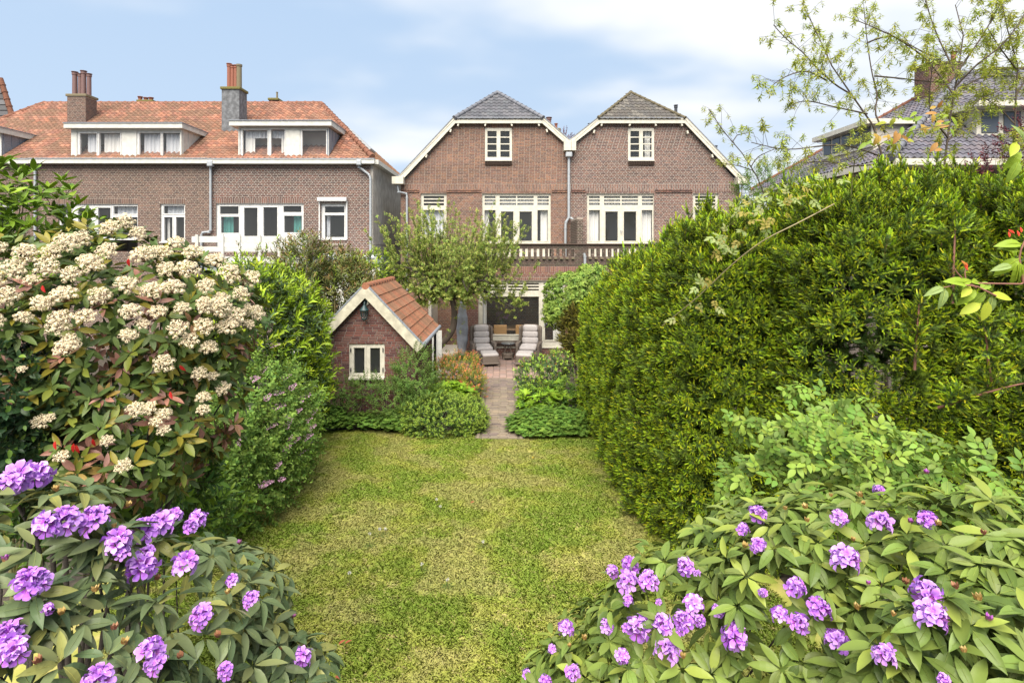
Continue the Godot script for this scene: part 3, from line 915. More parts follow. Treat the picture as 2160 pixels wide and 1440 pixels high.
	for q in [[el, hl, apex, apex + Vector3(0, 0, -7.5), el + back], [er + back, apex + Vector3(0, 0, -7.5), apex, hr, er]]:
		for k in range(1, 4):
			rf.tri(q[0], q[k + 1], q[k])
	part(t, "main_roof", rf, M.underlay_dark)
	# rain pipe and eaves gutter
	if who == 0:
		pipe(t, [P(838, 390, DM - 0.2), P(840, 404, DM - 0.2), P(857, 408, DM - 0.1), P(858, 416, DM - 0.1), P(858, 700, DM - 0.1)])
		pipe(t, [P(1200, 326, DM - 0.15), P(1200, 458, DM - 0.15), P(1194, 468, DM - 0.15), P(1193, 480, DM - 0.15), P(1193, 560, DM - 0.15)], 0.055)
		pipe(t, [P(1203, 459, DM - 0.15), P(1211, 464, DM - 0.15), P(1214, 470, DM - 0.15)], 0.045)
		var hop := MB.new()
		hop.rbox(P(1200, 326, DM - 0.2), Vector3(0.26, 0.2, 0.2), 0.03)
		part(t, "rain_hopper", hop, M.zinc)
	else:
		pipe(t, [P(1566, 384, DM - 0.2), P(1566, 600, DM - 0.2)])
	# chimney flues seen over the roof
	if who == 0:
		chimney(t, PX(1168, 25), PX(1180, 25), -25.0, 0.4, 6.5, PY(275, 25), M.brick_dark, M.pot_stone)
		pots(t, [[1158, 5, 250, 280, "pot_dark", true], [1173, 3, 263, 273, "pot", true]], 25.2)
	else:
		pots(t, [[1426, 3.5, 224, 262, "black_pot", true], [1245, 4, 263, 290, "black_pot", true], [1509, 4, 310, 330, "black_pot", true]], 24.0)
func extension() -> void: # ground floor extension across both houses with its balcony parapet
	var d := DB
	var z := -d
	var r := RandomNumberGenerator.new()
	r.seed = 77
	var pal := [Color(0.24, 0.105, 0.08), Color(0.21, 0.09, 0.07), Color(0.18, 0.085, 0.075), Color(0.27, 0.13, 0.09)]
	var old := [Color(0.085, 0.06, 0.048), Color(0.11, 0.075, 0.058), Color(0.13, 0.085, 0.065), Color(0.095, 0.08, 0.055)]
	var t := thing("house_extension", "brick ground floor extension with slotted balcony parapet and wide garden window", "extension", Vector3(PX(1130, d), 0, z))
	var x0 := PX(965, d)
	var x1 := PX(1520, d)
	var yf := PY(578, d)
	var win := [1009, 592, 1192, 734]
	var wb := [1009, 592, 1192, 757]
	brick_wall(t, z, [Vector2(x0, yf + 0.3), Vector2(x1, yf + 0.3)], 0.0, [rpx(win, d)], [Rect2(x0 + 0.05, PY(574, d), x1 - x0 - 0.1, 0.21), Rect2(x0 + 0.05, PY(591, d), x1 - x0 - 0.1, 0.1)], pal, "mortar_grey", 51, 0.012)
	var slab := MB.new()
	slab.box(Vector3((x0 + x1) / 2, yf + 0.05, z - 1.1), Vector3(x1 - x0 - 0.02, 0.25, 1.94))
	slab.box(Vector3(x0 + 0.08, yf / 2, z - 1.1), Vector3(0.14, yf, 1.9))
	part(t, "balcony_floor", slab, M.plaster)
	# slotted parapet
	var par := thing("balcony_parapet", "dark weathered brick parapet with rows of slots above the garden window", "parapet", Vector3(PX(1200, d), yf + 0.3, z))
	var holes := []
	for k in 46:
		var px := 962.0 + k * 12.15
		if absf(px + 3 - 1222) < 12 or px > 1505:
			continue
		holes.append(rpx([px, 525, px + 6.2, 541], d))
	var mb := MB.new()
	wall_mesh(mb, z + 0.02, [Vector2(x0, PY(515.5, d)), Vector2(x1, PY(515.5, d))], yf + 0.302, holes, 0.2)
	mb.quad(Vector3(x0, PY(515.5, d), z + 0.02), Vector3(x1, PY(515.5, d), z + 0.02), Vector3(x1, PY(515.5, d), z - 0.18), Vector3(x0, PY(515.5, d), z - 0.18))
	var bm := MB.new()
	wall_mesh(bm, z - 0.18, [Vector2(x0, PY(515.5, d)), Vector2(x1, PY(515.5, d))], yf + 0.302, holes, 0.0)
	part(par, "wall", mb, M.mortar_old)
	part(par, "inner_face", bm, M.mortar_old)
	var xs := brick_spots(z + 0.02, [Vector2(x0, PY(516, d)), Vector2(x1, PY(516, d))], yf + 0.302, holes, 0.061, 0.215, 0.011, "cross", r)
	var cols := []
	for x in xs:
		cols.append(pick(old, r, 0.2))
	multi(par, "brickwork", unit_brick, xs, cols)
	for h in holes:
		mb = MB.new()
		mb.box(Vector3(h.get_center().x, h.position.y - 0.06, z + 0.05), Vector3(0.1, 0.05, 0.1))
		part(par, "corbel_stone", mb, M.pot_stone)
	mb = MB.new()
	mb.rbox(Vector3((x0 + x1) / 2, PY(515, d), z - 0.07), Vector3(x1 - x0 + 0.06, 0.05, 0.3), 0.015)
	part(par, "coping", mb, M.brick_dark)
	# screen wall between the balconies
	var pw := thing("party_screen_wall", "dark brick screen wall between the two balconies under the forked rain pipe", "wall", Vector3(2.75, yf + 0.3, -21))
	mb = MB.new()
	mb.box(Vector3(2.75, (yf + 0.3 + PY(464, 22)) / 2, -21.0), Vector3(0.22, PY(464, 22) - yf - 0.3, 1.8))
	var pwall := part(pw, "wall", mb, M.mortar_grey)
	var turn := Transform3D(Basis(Vector3.UP, -PI / 2), Vector3(2.64, 0, 0))
	xs = []
	for x in brick_spots(0.0, [Vector2(-21.9, PY(466, 22)), Vector2(-20.1, PY(466, 22))], yf + 0.3, [], 0.061, 0.215, 0.012, "cross", r):
		xs.append(turn * x)
	xs.append_array(brick_spots(-20.1, [Vector2(2.64, PY(466, 22)), Vector2(2.86, PY(466, 22))], yf + 0.3, [], 0.061, 0.215, 0.012, "cross", r))
	cols = []
	for x in xs:
		cols.append(pick(old, r))
	multi(pwall, "brickwork", unit_brick, xs, cols)
	pipe(t, [P(1232, 534, d - 0.12), P(1234, 540, d - 0.12), P(1234, 640, d - 0.12)], 0.05)
	# garden window and door
	window(t, "garden_window", win, d, grid([1014, 597, 1067, 613], 1, 3, 3) + grid([1072, 597, 1137, 613], 2, 3, 3) + grid([1147, 597, 1187, 613], 1, 3, 3) + [[1018, 626, 1137, 706], [1150, 631, 1184, 718]], "cream", 0.07, [[[1018, 626, 1026, 720], "curtain"], [[1168, 631, 1186, 720], "curtain"]])
	mb = MB.new()
	mb.box(Vector3(PX(1074, d), PY(731, d), z - 0.09), Vector3(PX(1142, d) - PX(1009, d), 0.4, 0.06))
	part(t, "plinth", mb, M.brick_dark)
	sill(t, [1012, 721, 1140, 728], d - 0.05)
	mb = MB.new()
	mb.box(Vector3(PX(1149, d), PY(683, d), z - 0.03), Vector3(0.03, 0.16, 0.03))
	mb.box(Vector3(PX(1152, d), PY(682, d), z + 0.0), Vector3(0.11, 0.02, 0.02))
	part(t, "door_handle", mb, M.zinc)
	# dining room seen through the glass
	mb = MB.new()
	mb.box(Vector3(PX(1090, d), 1.4, -25.6), Vector3(7.0, 3.0, 0.1))
	mb.box(Vector3(PX(1090, d), 0.02, -22.8), Vector3(7.0, 0.08, 5.6))
	mb.box(Vector3(-2.6, 1.4, -22.8), Vector3(0.1, 3.0, 5.6))
	mb.box(Vector3(3.6, 1.4, -22.8), Vector3(0.1, 3.0, 5.6))
	part(t, "inner_walls", mb, M.room_wall)
	var tb := thing("dining_table", "pale wooden dining table behind the garden window", "table", Vector3(-0.3, 0.06, -21.4))
	mb = MB.new()
	mb.rbox(Vector3(-0.2, 0.80, -21.4), Vector3(2.6, 0.06, 0.95), 0.01)
	part(tb, "table_top", mb, M.wood)
	for x in [-1.35, 0.95]:
		for zz in [-21.05, -21.75]:
			mb = MB.new()
			mb.box(Vector3(x, 0.41, zz), Vector3(0.1, 0.72, 0.1))
			part(tb, "leg", mb, M.wood)
	var n := 0
	for x in [-1.0, -0.1, 0.7]:
		var ch := thing("dining_chair", ["tan leather dining chair at the left end of the pale table", "tan leather dining chair in the middle of the pale table", "tan leather dining chair at the table near the glass door"][n], "chair", Vector3(x, 0.06, -20.75), "dining chairs")
		n += 1
		mb = MB.new()
		mb.rbox(Vector3(x, 0.5, -20.8), Vector3(0.46, 0.07, 0.44), 0.02)
		part(ch, "seat", mb, M.black)
		mb = MB.new()
		mb.rbox(Vector3(x, 0.82, -20.6), Vector3(0.48, 0.42, 0.05), 0.02, Basis(Vector3.RIGHT, 0.12))
		part(ch, "backrest", mb, M.chair_tan)
		for sx in [-0.2, 0.2]:
			for sz in [-0.2, 0.18]:
				mb = MB.new()
				mb.tube([Vector3(x + sx, 0.06, -20.8 + sz), Vector3(x + sx, 0.48, -20.8 + sz)], [0.012, 0.012], 6)
				part(ch, "leg", mb, M.black)
	var vs := thing("flower_vase", "green glass vase of purple flowers on the dining table", "vase", Vector3(-0.05, 0.84, -21.35))
	mb = MB.new()
	mb.lathe(Vector3(-0.05, 0.83, -21.35), [[0.06, 0.0], [0.09, 0.12], [0.05, 0.3], [0.07, 0.34]], 12)
	part(vs, "vase", mb, M.lamp_green)
	var fx := []
	for i in 14:
		fx.append(Transform3D(Basis.from_scale(Vector3.ONE * 0.06), Vector3(-0.05 + r.randf_range(-0.28, 0.28), 1.35 + r.randf_range(-0.2, 0.25), -21.35 + r.randf_range(-0.15, 0.15))))
	multi(vs, "blossoms", M.truss_far, fx)

# ---------------------------------------------------------------- dark roofed house on the right, shed, paving, furniture
func right_house() -> void:
	var t := thing("dark_roofed_house", "house with a large dark glazed tile hip roof behind the yew hedge", "house", Vector3(17, 0, -19))
	var ey := 6.57
	var e := Vector3(11.9, ey, -17.3)
	var rs := Vector3(17.8, 10.57, -21.8)
	var pal := [Color(0.075, 0.072, 0.095), Color(0.09, 0.086, 0.11), Color(0.06, 0.058, 0.075), Color(0.10, 0.085, 0.10)]
	var tile := tile_mesh(0.22, 0.24, 0.03, 1.0, M.tile_glazed, 0.03)
	var v := Vector3(0, rs.y - ey, -4.5)
	var ln := v.length()
	roof_plane(t, e, Vector3.RIGHT, v.normalized(), PackedVector2Array([Vector2(0, 0), Vector2(13, 0), Vector2(13, ln), Vector2(5.9, ln)]), "underlay_dark", tile, 0.22, 0.24, pal, 61)
	var v2 := Vector3(5.9, rs.y - ey, 0)
	roof_plane(t, Vector3(11.9, ey, -27), Vector3(0, 0, 1), v2.normalized(), PackedVector2Array([Vector2(0, 0), Vector2(9.7, 0), Vector2(5.2, v2.length())]), "underlay_dark", tile, 0.22, 0.24, pal, 62)
	ridge_tiles(t, e + Vector3(0, 0.05, 0.03), rs + Vector3(0, 0.05, 0), 0.11, M.ridge_grey)
	ridge_tiles(t, Vector3(11.9, ey + 0.05, -27), rs + Vector3(0, 0.05, 0), 0.11, M.ridge_clay)
	ridge_tiles(t, rs + Vector3(0, 0.05, 0), Vector3(24.9, rs.y + 0.05, rs.z), 0.11, M.ridge_grey)
	var mb := MB.new()
	mb.tri(Vector3(25, ey, -27), Vector3(11.9, ey, -27), rs)
	mb.tri(Vector3(25, ey, -27), rs, Vector3(25, rs.y, rs.z))
	mb.quad(Vector3(24.9, ey, -17.3), Vector3(24.9, ey, -27), Vector3(24.9, rs.y, rs.z), Vector3(24.9, ey, -17.3))
	part(t, "back_roof", mb, M.underlay_dark)
	mb = MB.new()
	mb.box(Vector3(18.6, ey - 0.1, -17.25), Vector3(13.2, 0.2, 0.14))
	mb.box(Vector3(11.88, ey - 0.1, -22.2), Vector3(0.14, 0.2, 9.7))
	part(t, "fascia", mb, M.cream)
	mb = MB.new()
	mb.box(Vector3(18.6, ey - 0.22, -22.1), Vector3(13.0, 0.04, 9.6))
	part(t, "soffit", mb, M.cream)
	mb = MB.new()
	mb.box(Vector3(18.7, (ey - 0.25) / 2, -22.1), Vector3(12.2, ey - 0.25, 8.6))
	var w := part(t, "wall", mb, M.mortar_grey)
	var r := RandomNumberGenerator.new()
	r.seed = 63
	var bp := [Color(0.15, 0.06, 0.045), Color(0.12, 0.05, 0.042), Color(0.18, 0.075, 0.05)]
	var xs := brick_spots(-17.8, [Vector2(12.6, ey - 0.25), Vector2(24.8, ey - 0.25)], 3.0, [], 0.061, 0.215, 0.012, "cross", r)
	var turn := Transform3D(Basis(Vector3.UP, -PI / 2), Vector3(12.6, 0, 0))
	for x in brick_spots(0.0, [Vector2(-26.4, ey - 0.25), Vector2(-17.8, ey - 0.25)], 3.0, [], 0.061, 0.215, 0.012, "cross", r):
		xs.append(turn * x)
	var cols := []
	for x in xs:
		cols.append(pick(bp, r))
	multi(w, "brickwork", unit_brick, xs, cols)
	# dormer in the left slope
	mb = MB.new()
	mb.box(Vector3(13.5, 7.6, -20.7), Vector3(1.7, 0.9, 2.98))
	part(t, "dormer_body", mb, M.plaster)
	mb = MB.new()
	mb.box(Vector3(13.35, 8.12, -20.7), Vector3(2.1, 0.17, 3.4))
	part(t, "dormer_roof", mb, M.cream)
	mb = MB.new()
	mb.box(Vector3(12.62, 7.68, -20.7), Vector3(0.06, 0.74, 2.96))
	part(t, "dormer_front", mb, M.cream)
	for k in 5:
		mb = MB.new()
		mb.box(Vector3(12.58, 7.72, -19.5 - k * 0.58), Vector3(0.03, 0.56, 0.46))
		part(t, "window_pane", mb, M.window_dark)
	# dormer in the front slope
	var d := 18.3
	var x0 := PX(2048, d)
	mb = MB.new()
	mb.box(Vector3(x0 + 2.5, 7.9, -d - 0.8), Vector3(4.6, 0.95, 1.6))
	part(t, "dormer_body", mb, M.cream)
	mb = MB.new()
	mb.box(Vector3(x0 + 2.4, 8.42, -d - 0.6), Vector3(5.1, 0.17, 2.2))
	part(t, "dormer_roof", mb, M.cream)
	for k in 6:
		mb = MB.new()
		mb.box(Vector3(x0 + 0.62 + k * 0.72, 7.92, -d + 0.02), Vector3(0.54, 0.68, 0.03))
		part(t, "window_pane", mb, M.window_dark)
	chimney(t, PX(1962, 21.5), PX(2028, 21.5), -21.5, 0.8, 9.0, PY(135, 21.5), M.mortar_grey, M.brick_dark, bp)
	pots(t, [[2012, 5, 112, 134, "pot", true]], 21.9)
	chimney(t, PX(2110, 22), PX(2190, 22), -22.4, 0.8, 9.5, PY(140, 22), M.mortar_grey, M.brick_dark, bp)
const DS := 12.27
func shed() -> void:
	var z := -DS
	var xr := PX(876, DS)
	var xl := -4.03
	var xc := (xr + xl) / 2
	var ap := 2.92
	var ev := 1.76
	var t := thing("garden_shed", "small brick garden shed with orange ribbed tiles and cream bargeboards", "shed", Vector3(xc, 0, z - 1.6))
	var win := [736, 724, 811, 799]
	var sl := 1.03
	var top := [Vector2(xl, ev), Vector2(xc, ev + (xr - xl) / 2 * sl), Vector2(xr, ev)]
	var mb := MB.new()
	var hw := rpx(win, DS)
	wall_mesh(mb, z, top, 0.0, [hw], 0.12)
	mb.quad(Vector3(xr, 0, z), Vector3(xr, 0, z - 2.85), Vector3(xr, ev, z - 2.85), Vector3(xr, ev, z))
	mb.quad(Vector3(xl, 0, z - 2.85), Vector3(xl, 0, z), Vector3(xl, ev, z), Vector3(xl, ev, z - 2.85))
	mb.quad(Vector3(xr, 0, z - 2.85), Vector3(xl, 0, z - 2.85), Vector3(xl, ev, z - 2.85), Vector3(xr, ev, z - 2.85))
	mb.tri(Vector3(xr, ev, z - 2.85), Vector3(xl, ev, z - 2.85), Vector3(xc, ap, z - 2.85))
	var w := part(t, "wall", mb, M.mortar_shed)
	var r := RandomNumberGenerator.new()
	r.seed = 71
	var pal := [Color(0.165, 0.06, 0.05), Color(0.14, 0.053, 0.047), Color(0.19, 0.072, 0.056), Color(0.115, 0.05, 0.047), Color(0.17, 0.085, 0.07)]
	var xs := brick_spots(z, top, 0.0, [hw], 0.054, 0.19, 0.009, "wild", r)
	xs.sort_custom(func(p, q): return p.origin.y > q.origin.y)
	var mats := []
	for i in 8:
		var m: StandardMaterial3D = M.brick.duplicate()
		m.albedo_color = pick(pal, r, 0.2).linear_to_srgb()
		mats.append(m)
	for i in mini(300, xs.size()):
		inst(w, "brick", unit_brick, xs[i]).material_override = mats[r.randi() % 8]
	var rest := xs.slice(300)
	var turn := Transform3D(Basis(Vector3.UP, PI / 2), Vector3(xr, 0, 0))
	for x in brick_spots(0.0, [Vector2(-z, ev), Vector2(-z + 2.85, ev)], 0.0, [], 0.054, 0.19, 0.009, "wild", r):
		rest.append(turn * x)
	var cols := []
	for x in rest:
		cols.append(pick(pal, r))
	multi(w, "brickwork", unit_brick, rest, cols)
	window(t, "window", win, DS, [[746, 734, 768, 788], [780, 734, 801, 788]], "cream", 0.02, [])
	mb = MB.new()
	mb.box(Vector3(xc, 0.9, z - 1.2), Vector3(1.9, 1.8, 0.05))
	part(t, "inner_walls", mb, M.room_wall)
	mb = MB.new()
	for x in [739.5, 807.5]:
		for y in [738, 780]:
			mb.box(P(x, y, DS) + Vector3(0, 0, 0.0), Vector3(0.02, 0.09, 0.02))
	part(t, "hinge", mb, M.black)
	# bargeboards
	var fz := z + 0.14
	var a := Vector3(xc, PY(603, DS) - 0.1, fz)
	for s in [-1.0, 1.0]:
		mb = MB.new()
		var e := Vector3(xc + s * 1.19, a.y - 1.19 * 1.05, fz)
		mb.bar(a, e, 0.2, 0.035 + 0.002 * s)
		mb.bar(a + Vector3(0, 0.02, -0.1), e + Vector3(0, 0.02, -0.1), 0.05, 0.2 + 0.002 * s)
		part(t, "bargeboard", mb, M.cream_worn)
		var ed := MB.new()
		var n := Vector3(s * 0.725, 0.69, 0)
		ed.bar(a + n * 0.115, e + n * 0.115, 0.03, 0.05 + 0.002 * s)
		part(t, "verge_strip", ed, M.lead)
	mb = MB.new()
	mb.rbox(P(773.5, 634, DS) + Vector3(0, 0, 0.02), Vector3(0.1, 0.16, 0.05), 0.01)
	mb.box(P(773.5, 634, DS) + Vector3(0, -0.06, 0.02), Vector3(0.07, 0.07, 0.048), Basis(Vector3.BACK, PI / 4))
	part(t, "ridge_end_block", mb, M.cream)
	# roof
	var ty := a.y + 0.1
	var tile := tile_mesh(0.21, 0.245, 0.012, 3.0, M.tile_clay, 0.028)
	var rp := [Color(0.40, 0.16, 0.085), Color(0.35, 0.145, 0.08), Color(0.43, 0.185, 0.10), Color(0.28, 0.135, 0.075), Color(0.24, 0.125, 0.07)]
	for s in [1.0, -1.0]:
		var o := Vector3(xc + s * 1.24, ty - 1.24 * 1.05, fz - 0.04 if s > 0 else fz - 0.04 - 3.0)
		var vv := Vector3(-s * 1.24, 1.24 * 1.05, 0)
		var u := Vector3(0, 0, -s)
		roof_plane(t, o, u, vv.normalized(), PackedVector2Array([Vector2(0, 0), Vector2(3.0, 0), Vector2(3.0, vv.length()), Vector2(0, vv.length())]), "underlay", tile, 0.21, 0.245, rp, 72 + int(s), true)
	ridge_tiles(t, Vector3(xc, ty, fz - 0.02), Vector3(xc, ty, fz - 3.05), 0.075, M.ridge_shed, 0.3)
	mb = MB.new()
	mb.tube([Vector3(xr + 0.2, ev - 0.02, fz), Vector3(xr + 0.2, ev - 0.05, fz - 3.05)], [0.05, 0.05], 8)
	part(t, "gutter", mb, M.lead)
	mb = MB.new()
	mb.tube([Vector3(xr + 0.1, ev - 0.05, z - 2.75), Vector3(xr + 0.1, 0.05, z - 2.75)], [0.035, 0.035], 8)
	part(t, "downpipe", mb, M.black)
	# wall lantern
	var l := thing("wall_lantern", "dark green carriage lantern on the shed gable", "lantern", P(771, 672, DS))
	var c := P(771, 672, DS) + Vector3(0, 0, 0.13)
	mb = MB.new()
	mb.lathe(c, [[0.05, 0.16], [0.105, 0.2], [0.085, 0.225], [0.045, 0.28], [0.03, 0.3], [0.0, 0.33]], 6)
	part(l, "cap", mb, M.lamp_green)
	mb = MB.new()
	for k in 6:
		var q := Vector3(cos(TAU * k / 6), 0, sin(TAU * k / 6))
		mb.tube([c + q * 0.05 + Vector3(0, 0.0, 0), c + q * 0.085 + Vector3(0, 0.19, 0)], [0.006, 0.006], 4)
	mb.lathe(c, [[0.0, -0.03], [0.03, -0.02], [0.055, 0.0], [0.055, 0.015], [0.0, 0.02]], 6)
	part(l, "cage", mb, M.lamp_green)
	mb = MB.new()
	mb.lathe(c, [[0.045, 0.01], [0.078, 0.18]], 6)
	part(l, "lantern_glass", mb, M.glass)
	mb = MB.new()
	mb.tube([c + Vector3(0, 0.31, 0), c + Vector3(0, 0.38, -0.02), c + Vector3(0, 0.4, -0.07), c + Vector3(0, 0.36, -0.12)], [0.014, 0.014, 0.014, 0.02], 8)
	mb.lathe(c + Vector3(0, 0.31, -0.11), [[0.045, 0.0], [0.05, 0.05], [0.045, 0.1]], 10)
	part(l, "bracket", mb, M.lamp_green)
func paving() -> void:
	var r := RandomNumberGenerator.new()
	r.seed = 81
	var pal := [Color(0.225, 0.17, 0.145), Color(0.19, 0.15, 0.13), Color(0.25, 0.19, 0.16), Color(0.27, 0.22, 0.16), Color(0.16, 0.13, 0.12)]
	var mb := MB.new()
	mb.box(Vector3(-0.07, -0.035, -13.9), Vector3(1.0, 0.1, 5.3))
	var path := struct("path", mb, M.sand)
	var xs := []
	var z := -11.3
	while z > -16.45:
		var off := r.randf() * 0.1
		var x := -0.43
		var first := true
		while x < 0.29:
			var w := (0.1 + off) if first else 0.195
			first = false
			w = minf(w, 0.30 - x)
			if w > 0.04:
				xs.append(Transform3D(Basis(Vector3(0, 1, 0), r.randf_range(-0.02, 0.02)) * Basis(Vector3(w - 0.008, 0, 0), Vector3(0, 0, -0.05), Vector3(0, 0.04, 0)), Vector3(x + w / 2, 0.008 + r.randf_range(-0.004, 0.004), z)))
			x += w
		z -= 0.058
	for s in [-0.5, 0.36]:
		z = -11.35
		while z > -16.4:
			xs.append(Transform3D(Basis(Vector3.UP, r.randf_range(-0.03, 0.03)) * Basis(Vector3(0.06, 0, 0), Vector3(0, 0, -0.19), Vector3(0, 0.04, 0)), Vector3(s, 0.014, z)))
			z -= 0.2
	xs.sort_custom(func(p, q): return p.origin.z > q.origin.z)
	var mats := []
	for i in 8:
		var m: StandardMaterial3D = M.paver.duplicate()
		m.albedo_color = pick(pal, r, 0.16).linear_to_srgb()
		mats.append(m)
	var pm: ArrayMesh = unit_brick.duplicate()
	pm.surface_set_material(0, M.paver)
	for i in mini(300, xs.size()):
		inst(path, "paver", pm, xs[i]).material_override = mats[r.randi() % 8]
	var cols := []
	for x in xs.slice(300):
		cols.append(pick(pal, r))
	multi(path, "pavers", pm, xs.slice(300), cols)
	mb = MB.new()
	mb.box(Vector3(0.6, -0.034, -18.2), Vector3(6.4, 0.1, 3.4))
	var patio := struct("patio", mb, M.sand)
	xs = []
	cols = []
	var pp := [Color(0.37, 0.25, 0.21), Color(0.33, 0.225, 0.19), Color(0.40, 0.28, 0.235), Color(0.30, 0.22, 0.20)]
	for i in 16:
		for j in 40:
			var px := -2.5 + i * 0.4 + 0.2
			var pz := -16.55 - j * 0.0825
			if pz < -19.8:
				continue
			for k in 2:
				xs.append(Transform3D(Basis(Vector3(0.192, 0, 0), Vector3(0, 0, -0.075), Vector3(0, 0.04, 0)), Vector3(px + (k - 0.5) * 0.2, 0.012 + r.randf_range(-0.003, 0.003), pz)))
				cols.append(pick(pp, r))
	multi(patio, "pavers", pm, xs, cols)
func recliner(called: String, label: String, at: Vector3, turn: float) -> void:
	var t := thing(called, label, "armchair", at, "rattan recliners on the patio")
	t.rotation.y = turn
	var add := func(n, mb, m):
		var o := MeshInstance3D.new()
		o.name = n
		o.mesh = mb.mesh(m)
		t.add_child(o, true)
		return o
	var mb := MB.new()
	mb.rbox(Vector3(0, 0.24, 0.0), Vector3(0.66, 0.28, 0.66), 0.03)
	add.call("seat_frame", mb, M.rattan)
	for s in [-1.0, 1.0]:
		mb = MB.new()
		mb.rbox(Vector3(s * 0.36, 0.34, 0.02), Vector3(0.1, 0.5, 0.68), 0.045)
		mb.rbox(Vector3(s * 0.365, 0.585, 0.0), Vector3(0.13, 0.07, 0.66), 0.03)
		add.call("arm", mb, M.rattan)
		mb = MB.new()
		mb.rbox(Vector3(s * 0.36, 0.84, -0.33), Vector3(0.07, 0.52, 0.2), 0.03, Basis(Vector3.RIGHT, -0.13))
		add.call("wing", mb, M.rattan)
		for f in [-0.28, 0.28]:
			mb = MB.new()
			mb.tube([Vector3(s * 0.31, 0.0, f), Vector3(s * 0.31, 0.12, f)], [0.025, 0.03], 8)
			add.call("leg", mb, M.rattan)
	mb = MB.new()
	mb.rbox(Vector3(0, 0.74, -0.38), Vector3(0.7, 0.78, 0.08), 0.035, Basis(Vector3.RIGHT, -0.13))
	mb.rbox(Vector3(0, 1.12, -0.43), Vector3(0.5, 0.09, 0.09), 0.04, Basis(Vector3.RIGHT, -0.13))
	add.call("backrest", mb, M.rattan)
	mb = MB.new()
	mb.rbox(Vector3(0, 0.45, 0.06), Vector3(0.56, 0.13, 0.62), 0.05, Basis(Vector3.RIGHT, 0.08), 0.015)
	add.call("seat_cushion", mb, M.cushion)
	mb = MB.new()
	var tilt := Basis(Vector3.RIGHT, -0.13)
	for k in 3:
		mb.rbox(Vector3(0, 0.6, -0.26) + tilt * Vector3(0, k * 0.205 + 0.03, 0.0), Vector3(0.55 - 0.03 * k, 0.22, 0.13), 0.055, tilt, 0.012)
	add.call("back_cushion", mb, M.cushion)
func footstool(label: String, at: Vector3, turn: float) -> void:
	var t := thing("footstool", label, "footstool", at, "rattan footstools on the patio")
	t.rotation.y = turn
	var mb := MB.new()
	mb.rbox(Vector3(0, 0.22, 0), Vector3(0.52, 0.26, 0.48), 0.03)
	mb.rbox(Vector3(0, 0.1, 0), Vector3(0.58, 0.06, 0.54), 0.02)
	var o := MeshInstance3D.new()
	o.name = "frame"
	o.mesh = mb.mesh(M.rattan)
	t.add_child(o, true)
	for x in [-0.25, 0.25]:
		for z in [-0.23, 0.23]:
			mb = MB.new()
			mb.tube([Vector3(x, 0, z), Vector3(x, 0.1, z)], [0.022, 0.028], 8)
			o = MeshInstance3D.new()
			o.name = "leg"
			o.mesh = mb.mesh(M.rattan)
			t.add_child(o, true)
	mb = MB.new()
	mb.rbox(Vector3(0, 0.385, 0), Vector3(0.52, 0.09, 0.5), 0.04, Basis(Vector3.RIGHT, 0.1), 0.012)
	o = MeshInstance3D.new()
	o.name = "cushion"
	o.mesh = mb.mesh(M.cushion)
	t.add_child(o, true)
func furniture() -> void:
	recliner("rattan_recliner", "rattan wing recliner with grey cushions below the brick pillar beside the garden window", Vector3(-0.68, 0.035, -19.1), 0.22)
	recliner("rattan_recliner", "rattan wing recliner with grey cushions in front of the glass garden door", Vector3(0.88, 0.035, -19.1), -0.2)
	footstool("rattan footstool with flat grey cushion on the open patio paving", Vector3(-0.44, 0.035, -18.25), 0.22)
	footstool("rattan footstool with grey cushion half hidden by the evergreen shrub", Vector3(0.7, 0.035, -18.2), -0.2)
	var c := Vector3(0.17, 0.035, -19.25)
	var t := thing("rattan_side_table", "round rattan side table with glass top between the two recliners", "table", c)
	var mb := MB.new()
	mb.lathe(c, [[0.0, 0.53], [0.235, 0.53], [0.245, 0.545], [0.235, 0.56], [0.0, 0.562]], 20)
	part(t, "table_top", mb, M.window_dark)
	mb = MB.new()
	mb.lathe(c, [[0.0, 0.05], [0.2, 0.06], [0.21, 0.2], [0.19, 0.22], [0.0, 0.22]], 14)
	part(t, "shelf", mb, M.rattan)
	for k in 4:
		var q := Vector3(cos(TAU * (k + 0.5) / 4), 0, sin(TAU * (k + 0.5) / 4))
		mb = MB.new()
		mb.tube([c + q * 0.21, c + q * 0.15 + Vector3(0, 0.25, 0), c + q * 0.13 + Vector3(0, 0.38, 0), c + q * 0.2 + Vector3(0, 0.53, 0)], [0.022, 0.02, 0.018, 0.02], 8)
		part(t, "leg", mb, M.rattan)
	# covered parasol beside the pillar
	var b := P(975, 752, 19.3)
	b.y = 0.03
	t = thing("covered_parasol", "closed parasol in a pale grey cover standing behind the fruit tree trunk", "parasol", b)
	mb = MB.new()
	var prof := []
	for k in 16:
		var y := 0.15 + k * 0.13
		prof.append([0.03 + 0.17 * sin(PI * minf(1.0, (k + 3.0) / 19.0)) + 0.012 * sin(k * 2.1), y])
	mb.lathe(b, prof, 11)
	part(t, "cover", mb, M.cover_grey)
	mb = MB.new()
	mb.lathe(b, [[0.0, 0.0], [0.25, 0.0], [0.25, 0.06], [0.03, 0.08], [0.03, 0.3]], 14)
	part(t, "base", mb, M.black)
	# white gate panel behind the shed
	b = P(915, 760, 16.6)
	b.y = 0.0
	t = thing("garden_gate", "white painted board gate between the shed and the fruit tree", "gate", b)
	for k in 4:
		mb = MB.new()
		mb.box(b + Vector3(-0.18 + k * 0.12, 0.7, 0), Vector3(0.112, 1.4, 0.03))
		part(t, "board", mb, M.white_worn)
	for y in [0.35, 1.1]:
		mb = MB.new()
		mb.box(b + Vector3(0, y, -0.03), Vector3(0.48, 0.1, 0.03))
		part(t, "rail", mb, M.white_worn)
